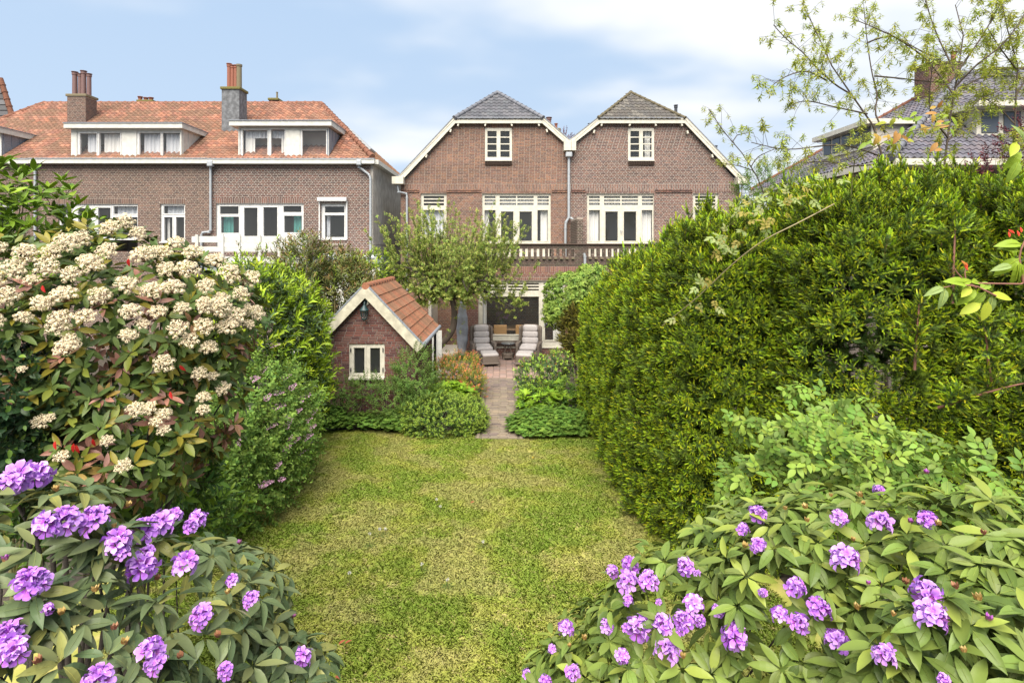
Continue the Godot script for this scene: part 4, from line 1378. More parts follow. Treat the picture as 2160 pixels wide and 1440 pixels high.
func ground() -> void:
	var mb := MB.new()
	mb.quad(Vector3(-150, -0.1, 60), Vector3(150, -0.1, 60), Vector3(150, -0.1, -200), Vector3(-150, -0.1, -200))
	struct("ground", mb, M.soil)
	mb = MB.new()
	mb.box(Vector3(-0.5, -0.055, -11.2), Vector3(11, 0.1, 19))
	struct("garden_soil", mb, M.soil)
	mb = MB.new()
	var X := [-4.6, -3.0, -1.5, 0.0, 1.5, 3.2]
	for i in 5:
		for j in 6:
			var z0 := -3.6 - j * 1.37
			mb.quad(Vector3(X[i], 0.0, z0), Vector3(X[i + 1], 0.0, z0), Vector3(X[i + 1], 0.0, z0 - 1.37), Vector3(X[i], 0.0, z0 - 1.37))
	var lawn := struct("lawn", mb, M.lawn)
	# grass: short tufts, straw coloured where the turf has dried out
	var r := RandomNumberGenerator.new()
	r.seed = 91
	var protos := []
	for k in 3:
		mb = MB.new()
		for b in 14:
			var a := r.randf() * TAU
			var q := Vector3(cos(a), 0, sin(a)) * r.randf() * 0.045
			var lean := Vector3(r.randf_range(-1, 1), 0, r.randf_range(-1, 1)) * 0.03
			var h := r.randf_range(0.006, 0.019)
			var s := Vector3(-sin(a * 3), 0, cos(a * 3)) * 0.0028
			mb.col = Color(1, 1, 1) * r.randf_range(0.92, 1.08)
			var n := Vector3(lean.x * 8, 1, lean.z * 8).normalized()
			mb.tris(q - s, q + s, q + lean * 0.5 + Vector3(0, h * 0.7, 0) + s, n, n, n)
			mb.tris(q - s, q + lean * 0.5 + Vector3(0, h * 0.7, 0) + s, q + lean * 1.3 + Vector3(0, h, 0), n, n, n)
		protos.append(mb.mesh(M.grass))
	var green := L(0.26, 0.36, 0.045)
	var deep := L(0.19, 0.30, 0.035)
	var straw := L(0.48, 0.42, 0.18)
	var lime := L(0.38, 0.42, 0.075)
	for k in 3:
		var xs := []
		var cols := []
		for i in 36000:
			var z := -3.8 - 8.0 * r.randf()
			var x := r.randf_range(-4.4, 3.0)
			if absf(x) > -z * 0.62 + 0.5 or (z < -11.25 and absf(x + 0.07) < 0.5):
				continue
			var n1 := noise.get_noise_2d(x * 0.5, z * 0.7) * 1.3
			var n2 := noise.get_noise_2d(x * 2.6 + 40, z * 2.6)
			var n3 := noise.get_noise_2d(x * 1.2 - 90, z * 1.2)
			var c := green.lerp(lime, clampf(0.5 + n3 * 1.6, 0, 1))
			c = c.lerp(deep, clampf((-n1 - 0.12 + 0.4 * n2) * 2.5, 0, 0.7))
			var dry := clampf((n1 * 1.1 + n2 * 0.6 + 0.02) * 2.6, 0, 1)
			c = c.lerp(straw, clampf(dry * 0.5 + r.randf_range(-0.1, 0.12), 0, 1))
			if r.randf() < 0.05:
				c = straw
			c *= r.randf_range(0.93, 1.07)
			var big := 1.0 + 0.6 * clampf(-n1 * 3, 0, 1)
			if dry > 0.5:
				big = 0.75
			xs.append(Transform3D(Basis(Vector3.UP, r.randf() * TAU).scaled(Vector3(0.95, big, 0.95)), Vector3(x, 0.0, z)))
			cols.append(c)
		multi(lawn, "grass", protos[k], xs, cols)

# ---------------------------------------------------------------- plants
func rnd(s: int) -> RandomNumberGenerator:
	var r := RandomNumberGenerator.new()
	r.seed = s
	return r
func rdir(r: RandomNumberGenerator) -> Vector3:
	var v := Vector3(r.randfn(), r.randfn(), r.randfn())
	return v.normalized() if v.length() > 0.01 else Vector3.UP
func aim(y: Vector3, face: Vector3, spin := 0.0) -> Basis: # basis whose y runs along a direction and whose z leans to face
	y = y.normalized()
	var z := face - y * face.dot(y)
	if z.length() < 0.02:
		z = y.cross(Vector3.RIGHT) if absf(y.x) < 0.9 else y.cross(Vector3.UP)
	z = z.normalized().rotated(y, spin)
	return Basis(y.cross(z), y, z)
# a leafy shoot along +y: leaves in a spiral, the last ones may have another colour (new growth)
func spray(r: RandomNumberGenerator, n: int, stem: float, ln: float, wd: float, angle: float, old: Array, young: Array, share: float, m: Material, rows := 3, stem_col := Color(0.12, 0.10, 0.05), droop := 0.25, opposite := false) -> ArrayMesh:
	var mb := MB.new()
	mb.col = stem_col
	mb.tube([Vector3.ZERO, Vector3(0.0, stem * 0.6, stem * 0.04), Vector3(0, stem, 0)], [ln * 0.035, ln * 0.025, ln * 0.012], 3, false)
	for i in n:
		var t := (i + 0.7) / n
		var az := i * 2.4 + r.randf_range(-0.4, 0.4)
		if opposite:
			az = (i % 2) * PI + floorf(i / 2.0) * PI / 2 + r.randf_range(-0.3, 0.3)
			t = (floorf(i / 2.0) * 2 + 1.2) / n
		var up := angle * (1.15 - 0.6 * t) + r.randf_range(-0.2, 0.2)
		var d := Vector3(cos(az) * sin(up), cos(up), sin(az) * sin(up))
		var b := aim(d, Vector3.UP, r.randf_range(-0.4, 0.4))
		var s := r.randf_range(0.75, 1.1) * (1.0 if t < 0.8 else 0.8)
		mb.col = pick(young if t > 1.0 - share else old, r, 0.18)
		mb.leaf(Transform3D(b, Vector3(0, stem * t, 0)), ln * s, wd * s, 0.25, droop * r.randf_range(0.5, 1.5), rows)
	return mb.mesh(m)
func pinnate(r: RandomNumberGenerator, pairs: int, ln: float, wd: float, cols: Array, m: Material) -> ArrayMesh: # a rose leaf: leaflets in pairs and one at the end
	var mb := MB.new()
	mb.col = Color(0.12, 0.12, 0.03)
	var stem := ln * (pairs + 0.4) * 0.62
	mb.tube([Vector3.ZERO, Vector3(0, stem, 0)], [0.0016, 0.001], 3, false)
	var c := pick(cols, r, 0.1)
	for i in pairs:
		for s in [-1.0, 1.0]:
			mb.col = Color(c.r * r.randf_range(0.9, 1.1), c.g * r.randf_range(0.9, 1.1), c.b)
			mb.leaf(Transform3D(aim(Vector3(s, 0.55, -0.1), Vector3.BACK, r.randf_range(-0.3, 0.3)), Vector3(0, stem * (i + 1.0) / (pairs + 0.6), 0)), ln * r.randf_range(0.85, 1.05), wd, 0.2, 0.25, 4)
	mb.col = c
	mb.leaf(Transform3D(aim(Vector3.UP, Vector3.BACK), Vector3(0, stem, 0)), ln * 1.15, wd * 1.1, 0.2, 0.25, 4)
	return mb.mesh(m)
func yew_shoot(r: RandomNumberGenerator, twigs: int, tip: Array, old: Array, fresh := 0.5) -> ArrayMesh:
	var mb := MB.new()
	var stem := 0.17
	mb.col = Color(0.10, 0.06, 0.03)
	mb.tube([Vector3.ZERO, Vector3(0, stem, 0)], [0.004, 0.002], 3, false)
	for k in twigs + 1:
		var t := 0.05 + 0.95 * k / twigs
		var az := k * 2.3 + r.randf_range(-0.4, 0.4)
		var up := 1.15 * (1.0 - 0.6 * t) + r.randf_range(-0.15, 0.15)
		if k == twigs:
			up = 0.05
		var d := Vector3(cos(az) * sin(up), cos(up), sin(az) * sin(up))
		var o := Vector3(0, stem * minf(t, 1.0) * 0.95, 0)
		var tl := r.randf_range(0.085, 0.14) * (1.1 - 0.25 * t)
		var b := aim(d, Vector3.UP, r.randf_range(-0.3, 0.3))
		mb.col = Color(0.10, 0.09, 0.02)
		mb.tube([o, o + d * tl], [0.0022, 0.0012], 3, false)
		var ct := pick(tip, r, 0.12)
		var co := pick(old, r, 0.15)
		for i in 14:
			var f := (i + 1.0) / 14
			var young := f > 1.0 - fresh
			mb.col = ct if young else co
			var nl := (0.023 if not young else 0.015) * r.randf_range(0.85, 1.1)
			var wd := 0.0028 if not young else 0.003
			for s in [-1.0, 1.0]:
				var nd: Vector3 = (b.x * s * (1.0 - 0.55 * f) + b.y * (0.4 + 0.7 * f) + b.z * r.randf_range(-0.25, 0.6)).normalized()
				var q: Vector3 = o + d * tl * f
				var side: Vector3 = nd.cross(b.z).normalized() * wd
				mb.tris(q - side, q + side, q + side * 0.7 + nd * nl, b.z, b.z, b.z)
				mb.tris(q - side, q + side * 0.7 + nd * nl, q - side * 0.7 + nd * nl, b.z, b.z, b.z)
	return mb.mesh(M.leaf)
# points on and a little under the uneven surface of joined ellipsoids: [position, outward normal]
func surf(ells: Array, n: int, r: RandomNumberGenerator, inner := 0.72, view := -0.35, rough := 0.12, wave := 1.6, outer := 1.0, boxy := false) -> Array:
	var out := []
	var total := 0.0
	var acc := []
	for e in ells:
		total += e[1].x * e[1].y + e[1].y * e[1].z + e[1].x * e[1].z
		acc.append(total)
	var eye := Vector3(0, H, 0)
	for i in n * 10:
		if out.size() >= n:
			break
		var k := 0
		var q := r.randf() * total
		while acc[k] < q:
			k += 1
		var c: Vector3 = ells[k][0]
		var rad: Vector3 = ells[k][1]
		var d := rdir(r)
		var s := outer - r.randf() * r.randf() * (outer - inner)
		s *= 1.0 + rough * noise.get_noise_3dv((c + d * rad) * wave)
		var nn := (d / rad).normalized()
		if boxy:
			d /= pow(pow(d.x, 4) + pow(d.y, 4) + pow(d.z, 4), 0.25)
			nn = (d * d * d / rad).normalized()
		var p := c + d * rad * s
		if p.y < 0.03:
			continue
		if nn.dot((eye - p).normalized()) < view:
			continue
		var inside := false
		for j in ells.size():
			if j != k and ((p - ells[j][0]) / ells[j][1]).length() < 0.82 * inner + 0.1:
				inside = true
				break
		if not inside:
			out.append([p, nn])
	return out
func foliage(t: Node, pts: Array, protos: Array, r: RandomNumberGenerator, size: Vector2, up := 0.4, jitter := 0.35, called := "foliage", tint := 0.22, warm := Color.WHITE) -> void:
	var xs := []
	var cs := []
	for p in protos:
		xs.append([])
		cs.append([])
	for p in pts:
		var k := r.randi() % protos.size()
		var y: Vector3 = (p[1] * (1.0 - up) + Vector3.UP * up + rdir(r) * jitter).normalized()
		xs[k].append(Transform3D(aim(y, rdir(r)).scaled(Vector3.ONE * r.randf_range(size.x, size.y)), p[0]))
		var g := 1.0 + r.randf_range(-tint, tint)
		cs[k].append(Color(g * (1.0 + r.randf_range(-0.1, 0.1)) * warm.r, g * warm.g, g * (1.0 + r.randf_range(-0.1, 0.1)) * warm.b))
	for k in protos.size():
		if xs[k].size():
			multi(t, called, protos[k], xs[k], cs[k])
func stems(t: Node, base: Vector3, ells: Array, n: int, rad: float, r: RandomNumberGenerator, m: Material, called := "stem") -> void:
	for i in n:
		var e: Array = ells[i % ells.size()]
		var d := rdir(r)
		d.y = absf(d.y) * 0.7 + 0.2
		var tip: Vector3 = e[0] + d.normalized() * e[1] * 0.8
		var b := base + Vector3(r.randf_range(-1, 1), 0, r.randf_range(-1, 1)) * 0.18
		b.y = 0.0
		var mid := b.lerp(tip, 0.45) + Vector3(0, 0.25, 0) + rdir(r) * 0.12
		var mb := MB.new()
		mb.tube([b - Vector3(0, 0.05, 0), b.lerp(mid, 0.5) + rdir(r) * 0.03, mid, mid.lerp(tip, 0.6) + rdir(r) * 0.05, tip], [rad, rad * 0.8, rad * 0.6, rad * 0.4, rad * 0.2], 6)
		part(t, called, mb, m)
func hit(ells: Array, px: float, py: float) -> float: # depth where the sight line through a pixel meets the ellipsoids
	var best := 1e9
	var d := Vector3((px - VX) / F, -(py - VY) / F, -1.0)
	var o := Vector3(0, H, 0)
	var near := 1e9
	var nd := 3.0
	for e in ells:
		var a: Vector3 = d / e[1]
		var b: Vector3 = (o - e[0]) / e[1]
		var A := a.dot(a)
		var B := 2 * a.dot(b)
		var C := b.dot(b) - 1.0
		var D := B * B - 4 * A * C
		if D >= 0:
			best = minf(best, (-B - sqrt(D)) / (2 * A))
		var m := -B / (2 * A)
		var miss := (b + a * m).length()
		if miss < near:
			near = miss
			nd = m
	return best if best < 1e8 else nd
# one MeshInstance3D for each of the largest leaves, the rest joined
func big_leaves(t: Node, list: Array, meshes: Array, r: RandomNumberGenerator, called := "leaf", most := 300) -> void:
	var eye := Vector3(0, H, 0)
	list.sort_custom(func(p, q): return p.origin.distance_squared_to(eye) < q.origin.distance_squared_to(eye))
	var rest := []
	var cs := []
	for m in meshes:
		rest.append([])
		cs.append([])
	# every other of the near leaves is taken, so that the single ones spread over the front of the plant
	var taken := 0
	for i in list.size():
		var k := r.randi() % meshes.size()
		if taken < most and i % 2 == 0:
			inst(t, called, meshes[k], list[i])
			taken += 1
		else:
			rest[k].append(list[i])
			var g := r.randf_range(0.8, 1.2)
			cs[k].append(Color(g, g, g))
	for k in meshes.size():
		if rest[k].size():
			multi(t, "leaves", meshes[k], rest[k], cs[k])
func leaf_meshes(ln: float, wd: float, cols: Array, m: Material, fold := 0.3, curl := 0.2, vary := 0.12, n := 6, seed_ := 1) -> Array:
	var r := rnd(seed_)
	var out := []
	for i in n:
		var mb := MB.new()
		mb.col = pick([cols[i % cols.size()]], r, vary)
		mb.leaf(Transform3D(), ln * r.randf_range(0.85, 1.1), wd * r.randf_range(0.85, 1.1), fold * r.randf_range(0.5, 1.3), curl * r.randf_range(0.3, 1.7), 5)
		mb.col = Color(mb.col.r * 1.5 + 0.03, mb.col.g * 1.4 + 0.03, mb.col.b * 1.2 + 0.01)
		mb.tube([Vector3(0, 0, 0.0012), Vector3(0, ln * 0.4, 0.0012 - curl * ln * 0.16), Vector3(0, ln * 0.8, 0.0008 - curl * ln * 0.64)], [0.0014, 0.001, 0.0005], 3, false)
		out.append(mb.mesh(m))
	return out
func whorl(list: Array, p: Vector3, axis: Vector3, n: int, r: RandomNumberGenerator, low: float, high: float, size := 1.0) -> void:
	var b := aim(axis, rdir(r))
	for i in n:
		var az := TAU * i / n + r.randf_range(-0.3, 0.3)
		var el := r.randf_range(low, high)
		var d := b * Vector3(cos(az) * cos(el), sin(el), sin(az) * cos(el))
		list.append(Transform3D(aim(d, axis, r.randf_range(-0.35, 0.35)).scaled(Vector3.ONE * r.randf_range(0.75, 1.1) * size), p + d * 0.012 - axis * r.randf() * 0.02))
func truss_mesh(r: RandomNumberGenerator, pal: Array, n := 8) -> ArrayMesh: # a rhododendron truss of radius 1: open funnels with five wavy lobes each
	var mb := MB.new()
	for i in n:
		var f := (i + 0.5) / n
		var el := PI * 0.5 - f * 1.7 + r.randf_range(-0.15, 0.15)
		var az := i * 2.4 + r.randf_range(-0.25, 0.25)
		var d := Vector3(cos(az) * cos(el), sin(el), sin(az) * cos(el))
		var c := d * r.randf_range(0.3, 0.6)
		var b := aim(d + rdir(r) * 0.4, rdir(r))
		var col := pick(pal, r, 0.12)
		var deep := Color(col.r * 0.8, col.g * 0.4, col.b * 0.75)
		var open := r.randf_range(0.85, 1.2)
		for k in 5:
			var a0 := TAU * k / 5 + r.randf_range(-0.12, 0.12)
			var rows := []
			for q in [[0.08, -0.12, 0.3], [0.24, 0.14, 0.52], [0.42, 0.25, 0.54], [0.58, 0.25, 0.4], [0.7, 0.17, 0.08]]:
				var line := []
				for s in 5:
					var u := (s - 2) / 2.0
					var a: float = a0 + u * q[2]
					var rad: float = q[0] * open * (1.0 - 0.06 * u * u)
					var hh: float = q[1] + r.randf_range(-0.06, 0.06) + (0.06 * u * u if q[0] > 0.3 else 0.0)
					line.append([c + b * Vector3(cos(a) * rad, hh, sin(a) * rad), (b * Vector3(-cos(a) * (0.7 - q[0]), 0.75, -sin(a) * (0.7 - q[0])) + rdir(r) * 0.12).normalized()])
				rows.append(line)
			for q in 4:
				mb.col = deep if q == 0 else (col.lerp(deep, 0.55) if q == 1 and k == 0 else (col if q < 3 else col.lerp(Color(0.75, 0.55, 0.85), 0.35)))
				for s in 4:
					var p := [rows[q][s], rows[q][s + 1], rows[q + 1][s + 1], rows[q + 1][s]]
					mb.tris(p[0][0], p[1][0], p[2][0], p[0][1], p[1][1], p[2][1])
					mb.tris(p[0][0], p[2][0], p[3][0], p[0][1], p[2][1], p[3][1])
		mb.col = Color(0.42, 0.12, 0.28)
		for k in 5:
			mb.tube([c, c + (d + rdir(r) * 0.4).normalized() * 0.45], [0.012, 0.007], 3, false)
	return mb.mesh(M.petal)
func bud_mesh(r: RandomNumberGenerator, col: Color, tip: Color) -> ArrayMesh:
	var mb := MB.new()
	for k in 12:
		var az := k * 2.4
		mb.col = col.lerp(tip, k / 12.0)
		var d := Vector3(cos(az) * 0.35, 1.0, sin(az) * 0.35).normalized()
		mb.leaf(Transform3D(aim(d, Vector3(cos(az), 0.2, sin(az))), Vector3(cos(az), 0, sin(az)) * 0.22 + Vector3(0, k * 0.05 - 0.4, 0)), 1.0, 0.55, 0.35, -0.15, 4)
	return mb.mesh(M.petal)
func rhodo(label: String, ells: Array, flowers: Array, buds: Array, nw: int, seed_: int, base: Vector3, pal: Array, fp: Array, ln: float, extra := []) -> Node3D:
	var r := rnd(seed_)
	var t := thing("rhododendron", label, "shrub", base, "purple flowering rhododendrons")
	var list := []
	for p in surf(ells, nw, r, 0.7, -0.25, 0.14, 2.5):
		var axis: Vector3 = (p[1] * 0.6 + Vector3.UP * 0.55 + rdir(r) * 0.3).normalized()
		whorl(list, p[0], axis, r.randi_range(6, 9), r, -0.35, 0.55)
	for q in extra:
		whorl(list, P(q[0] + r.randf_range(-30, 30), q[1] + r.randf_range(-25, 25), q[2] + r.randf_range(-0.1, 0.1)), (Vector3(-0.1, 0.8, 0.5) + rdir(r) * 0.3).normalized(), 8, r, -0.3, 0.5)
	var mesh := leaf_meshes(ln, ln * 0.36, pal, M.leaf_gloss, 0.4, 0.32, 0.2, 8, seed_)
	big_leaves(t, list, mesh, r)
	stems(t, base, ells, 12, 0.012, r, M.bark_dark)
	var tr := []
	for k in 4:
		tr.append(truss_mesh(r, fp))
	for f in flowers:
		var d := hit(ells, f[0], f[1]) - 0.03
		var p := P(f[0], f[1], d)
		var rad: float = f[2] / F * d * 0.98
		inst(t, "flower_truss", tr[r.randi() % 4], Transform3D(aim((Vector3(-p.x, H - p.y, -p.z).normalized() * 0.45 + Vector3.UP * 0.8 + rdir(r) * 0.15), rdir(r)).scaled(Vector3.ONE * rad), p))
	var bm := [bud_mesh(r, Color(0.30, 0.16, 0.04), Color(0.40, 0.30, 0.10)), bud_mesh(r, Color(0.26, 0.14, 0.06), Color(0.30, 0.05, 0.38)), bud_mesh(r, Color(0.20, 0.06, 0.05), Color(0.28, 0.14, 0.06))]
	for f in buds:
		var d := hit(ells, f[0], f[1]) - 0.04
		inst(t, "flower_bud", bm[int(f[2])], Transform3D(aim(Vector3.UP + rdir(r) * 0.3, rdir(r)).scaled(Vector3.ONE * r.randf_range(0.014, 0.022)), P(f[0], f[1], d)))
	return t
func E(px, py, d, rx, ry, rz) -> Array:
	return [P(px, py, d), Vector3(rx, ry, rz)]
func foot(e: Array) -> Vector3:
	return Vector3(e[0].x, 0, e[0].z)

func rhododendrons() -> void:
	var le := [E(30, 1270, 2.35, 0.5, 0.5, 0.45), E(300, 1390, 2.7, 0.62, 0.62, 0.5), E(440, 1330, 3.1, 0.42, 0.46, 0.4), E(500, 1480, 2.9, 0.4, 0.42, 0.4), E(120, 1500, 2.2, 0.5, 0.5, 0.4), E(620, 1500, 2.9, 0.2, 0.3, 0.3)]
	var pal := [L(0.115, 0.155, 0.07), L(0.14, 0.18, 0.08), L(0.095, 0.135, 0.065), L(0.18, 0.21, 0.085), L(0.21, 0.22, 0.07)]
	var fp := [L(0.52, 0.22, 0.74), L(0.46, 0.17, 0.70), L(0.56, 0.28, 0.76)]
	rhodo("purple rhododendron with dull grey green leaves growing below the cream flowering shrub", le,
		[[40, 1010, 34], [75, 1005, 32], [20, 1025, 26], [100, 1110, 30], [135, 1100, 32], [200, 1098, 30], [305, 1120, 30], [338, 1110, 32], [368, 1088, 17], [418, 1096, 20], [400, 1112, 16], [248, 1145, 30], [255, 1168, 18], [300, 1198, 32], [390, 1192, 28], [58, 1232, 34], [80, 1228, 26], [15, 1345, 34], [30, 1375, 32], [425, 1300, 24], [315, 1375, 28], [330, 1395, 24], [205, 1438, 34], [638, 1388, 22], [530, 1265, 17], [475, 1415, 17], [100, 1285, 13], [310, 1165, 16], [490, 1225, 14]],
		[[118, 1032, 0], [270, 1065, 0], [240, 1110, 0], [505, 1145, 1], [618, 1300, 1], [10, 1180, 1], [480, 1250, 0], [200, 1245, 0], [130, 1292, 0], [330, 1220, 2], [240, 1325, 2], [80, 1395, 2], [262, 1355, 0], [460, 1340, 2], [590, 1370, 2], [380, 1385, 2]], 330, 101, foot(le[1]), pal, fp, 0.125)
	var re := [E(1480, 1430, 3.2, 0.7, 0.72, 0.55), E(1300, 1470, 3.4, 0.48, 0.5, 0.5), E(1790, 1310, 2.9, 0.72, 0.68, 0.55), E(2090, 1350, 2.5, 0.62, 0.66, 0.5), E(1600, 1240, 3.5, 0.5, 0.5, 0.5), E(1200, 1500, 3.5, 0.32, 0.38, 0.35), E(2200, 1480, 2.2, 0.5, 0.55, 0.4), E(1950, 1520, 2.5, 0.6, 0.5, 0.4), E(2080, 1480, 2.05, 0.4, 0.42, 0.3)]
	var fill := []
	for i in 60:
		fill.append([1990 + (i % 6) * 35, 1330 + (i / 6) * 14, 2.25 + 0.03 * (i % 4)])
	var pal2 := [L(0.125, 0.185, 0.04), L(0.155, 0.215, 0.045), L(0.10, 0.155, 0.035), L(0.20, 0.25, 0.05), L(0.17, 0.22, 0.06)]
	rhodo("purple rhododendron with fresh green leaves growing in front of the yew hedge", re,
		[[1292, 1207, 15], [1330, 1197, 22], [1327, 1232, 25], [1368, 1226, 23], [1325, 1266, 12], [1445, 1195, 20], [1193, 1326, 18], [1111, 1421, 11], [1165, 1369, 10], [1210, 1419, 17], [1150, 1438, 14], [1347, 1327, 28], [1323, 1328, 12], [1397, 1318, 24], [1441, 1310, 22], [1438, 1328, 14], [1465, 1277, 23], [1514, 1288, 14], [1474, 1309, 14], [1405, 1374, 28], [1551, 1346, 30], [1313, 1384, 16], [1278, 1320, 16], [1598, 1086, 20], [1568, 1116, 14], [1600, 1151, 18], [1645, 1299, 20], [1771, 1092, 18], [1856, 1104, 26], [1957, 1098, 20], [1785, 1184, 33], [1679, 1239, 22], [1729, 1287, 25], [1687, 1315, 22], [1765, 1352, 25], [1955, 1251, 32], [1967, 1303, 36], [1866, 1384, 25], [1991, 1434, 14], [1854, 1033, 12], [1610, 1250, 10], [1470, 1210, 8], [1390, 1270, 8]],
		[[1955, 997, 1], [2086, 1305, 1], [1815, 1045, 0], [1822, 1062, 0], [1800, 1138, 0], [1980, 1105, 0], [1809, 1282, 0], [1885, 1296, 0], [1656, 1073, 0], [1703, 1098, 0], [1572, 1152, 0], [1233, 1346, 0], [1202, 1362, 0], [2064, 1262, 0], [1832, 1231, 1], [1753, 1045, 0], [2034, 1373, 0], [2075, 1124, 2], [1700, 1070, 0], [2017, 1238, 2], [1910, 1228, 2], [1440, 1385, 0], [1920, 1100, 1], [1515, 1290, 1]], 760, 102, foot(re[0]), pal2, fp, 0.125, fill)
func corymb(r: RandomNumberGenerator) -> ArrayMesh: # a flat headed cluster of tiny cream florets, radius about 1
	var mb := MB.new()
	for i in 16:
		var a := i * 2.4
		var rr := sqrt((i + 0.3) / 16.0) * 0.78
		var c := Vector3(cos(a) * rr, 0.42 - rr * rr * 0.62 + r.randf_range(-0.08, 0.08), sin(a) * rr)
		mb.col = Color(0.22, 0.12, 0.07)
		mb.tube([Vector3(0, -0.55, 0), Vector3(c.x * 0.5, -0.2, c.z * 0.5), c], [0.03, 0.02, 0.015], 3, false)
		for k in 36:
			var e := Vector3(r.randfn(), absf(r.randfn()) + 0.15, r.randfn()).normalized()
			var p := c + e * 0.23
			var b := aim(e, rdir(r))
			var q := r.randf_range(0.045, 0.065)
			mb.col = pick([Color(0.70, 0.61, 0.41), Color(0.74, 0.66, 0.46), Color(0.62, 0.52, 0.32), Color(0.64, 0.52, 0.36)], r, 0.1)
			for s in 5:
				var a0 := TAU * s / 5
				var a1 := TAU * (s + 0.8) / 5
				var m0 := p + b * Vector3(cos(a0) * q, 0.012, sin(a0) * q)
				var m1 := p + b * Vector3(cos(a1) * q, 0.012, sin(a1) * q)
				mb.tris(p, m1, m0, e, (e + (m1 - p).normalized() * 0.4).normalized(), (e + (m0 - p).normalized() * 0.4).normalized())
	return mb.mesh(M.petal)
func photinia() -> void:
	var r := rnd(201)
	var el := [E(190, 730, 4.2, 0.95, 0.93, 0.8), E(385, 690, 4.35, 0.52, 0.6, 0.6), E(30, 760, 3.9, 0.75, 0.72, 0.7), E(270, 900, 4.0, 0.62, 0.55, 0.6), E(420, 850, 4.3, 0.3, 0.42, 0.4)]
	var t := thing("photinia_shrub", "tall shrub with cream flower clusters and reddish young leaves", "shrub", foot(el[0]))
	var list := []
	var reds := []
	for p in surf(el, 820, r, 0.66, -0.3, 0.15, 2.0):
		var axis: Vector3 = (p[1] * 0.7 + Vector3.UP * 0.45 + rdir(r) * 0.35).normalized()
		whorl(reds if r.randf() < 0.2 and p[0].y < 3.6 else list, p[0], axis, r.randi_range(5, 8), r, -0.1, 0.8)
	big_leaves(t, list, leaf_meshes(0.12, 0.043, [L(0.075, 0.12, 0.03), L(0.10, 0.145, 0.04), L(0.07, 0.11, 0.035), L(0.15, 0.17, 0.03), L(0.20, 0.18, 0.03)], M.leaf_gloss, 0.3, 0.2, 0.15, 7, 5), r, "leaf", 220)
	big_leaves(t, reds, leaf_meshes(0.105, 0.038, [L(0.28, 0.14, 0.10), L(0.24, 0.14, 0.075), L(0.32, 0.18, 0.14), L(0.25, 0.17, 0.045)], M.leaf_gloss, 0.3, 0.25, 0.15, 5, 6), r, "young_leaf", 80)
	var rl := leaf_meshes(0.06, 0.022, [L(0.30, 0.015, 0.015)], M.leaf_gloss, 0.3, 0.2, 0.1, 1, 7)
	for p in [[115, 930], [160, 938], [195, 925], [358, 826], [378, 770], [88, 602], [270, 545], [155, 935]]:
		inst(t, "red_leaf", rl[0], Transform3D(aim(Vector3(0.3, -0.8, 0.2) + rdir(r) * 0.4, Vector3.BACK), P(p[0], p[1], hit(el, p[0], p[1]) - 0.1)))
	var cm := [corymb(r), corymb(r), corymb(r)]
	var done := []
	var place := func(px: float, py: float, rad: float):
		var d := hit(el, px, py) - 0.1
		var p := P(px, py, d)
		inst(t, "flower_cluster", cm[r.randi() % 3], Transform3D(aim((Vector3(-p.x, H - p.y, -p.z).normalized() * 0.8 + Vector3.UP * 0.7 + rdir(r) * 0.25), rdir(r)).scaled(Vector3.ONE * rad / F * d), p))
	# the scattered clusters on the lower half, each where it stands
	for f in [[95, 640, 30], [120, 690, 38], [125, 620, 26], [140, 735, 42], [145, 720, 30], [270, 710, 30], [300, 685, 24], [345, 768, 36], [330, 890, 24], [345, 875, 26], [345, 908, 22], [85, 890, 28], [105, 882, 18], [130, 965, 26], [225, 930, 22], [260, 985, 28], [285, 865, 30], [315, 862, 26], [375, 695, 36], [400, 720, 32], [430, 640, 28], [460, 650, 40], [480, 690, 36], [430, 690, 34], [440, 735, 30], [420, 790, 28], [448, 795, 22], [428, 840, 26], [428, 865, 22], [470, 820, 26], [520, 650, 18], [525, 685, 20], [500, 680, 18], [45, 780, 16], [190, 560, 40]]:
		place.call(f[0], f[1], f[2] * 0.72)
	# the dense crown of flowers
	var tries := 0
	while done.size() < 84 and tries < 6000:
		tries += 1
		var px := r.randf_range(-20, 540)
		var topy := 495 - 60 * exp(-pow((px - 240) / 75, 2)) - 18 * exp(-pow((px - 365) / 25, 2)) + 0.00045 * pow(maxf(px - 300, 0), 2) * 3.0
		topy += 24
		var py := r.randf_range(topy, topy + 195 - absf(px - 250) * 0.12 - maxf(px - 330, 0) * 0.35)
		var ok := true
		for q in done:
			if Vector2(px, py).distance_to(q) < 33 + (py - topy) * 0.1:
				ok = false
				break
		if ok:
			done.append(Vector2(px, py))
			place.call(px, py, r.randf_range(19, 31))
	stems(t, foot(el[0]), el, 14, 0.025, r, M.bark_dark)
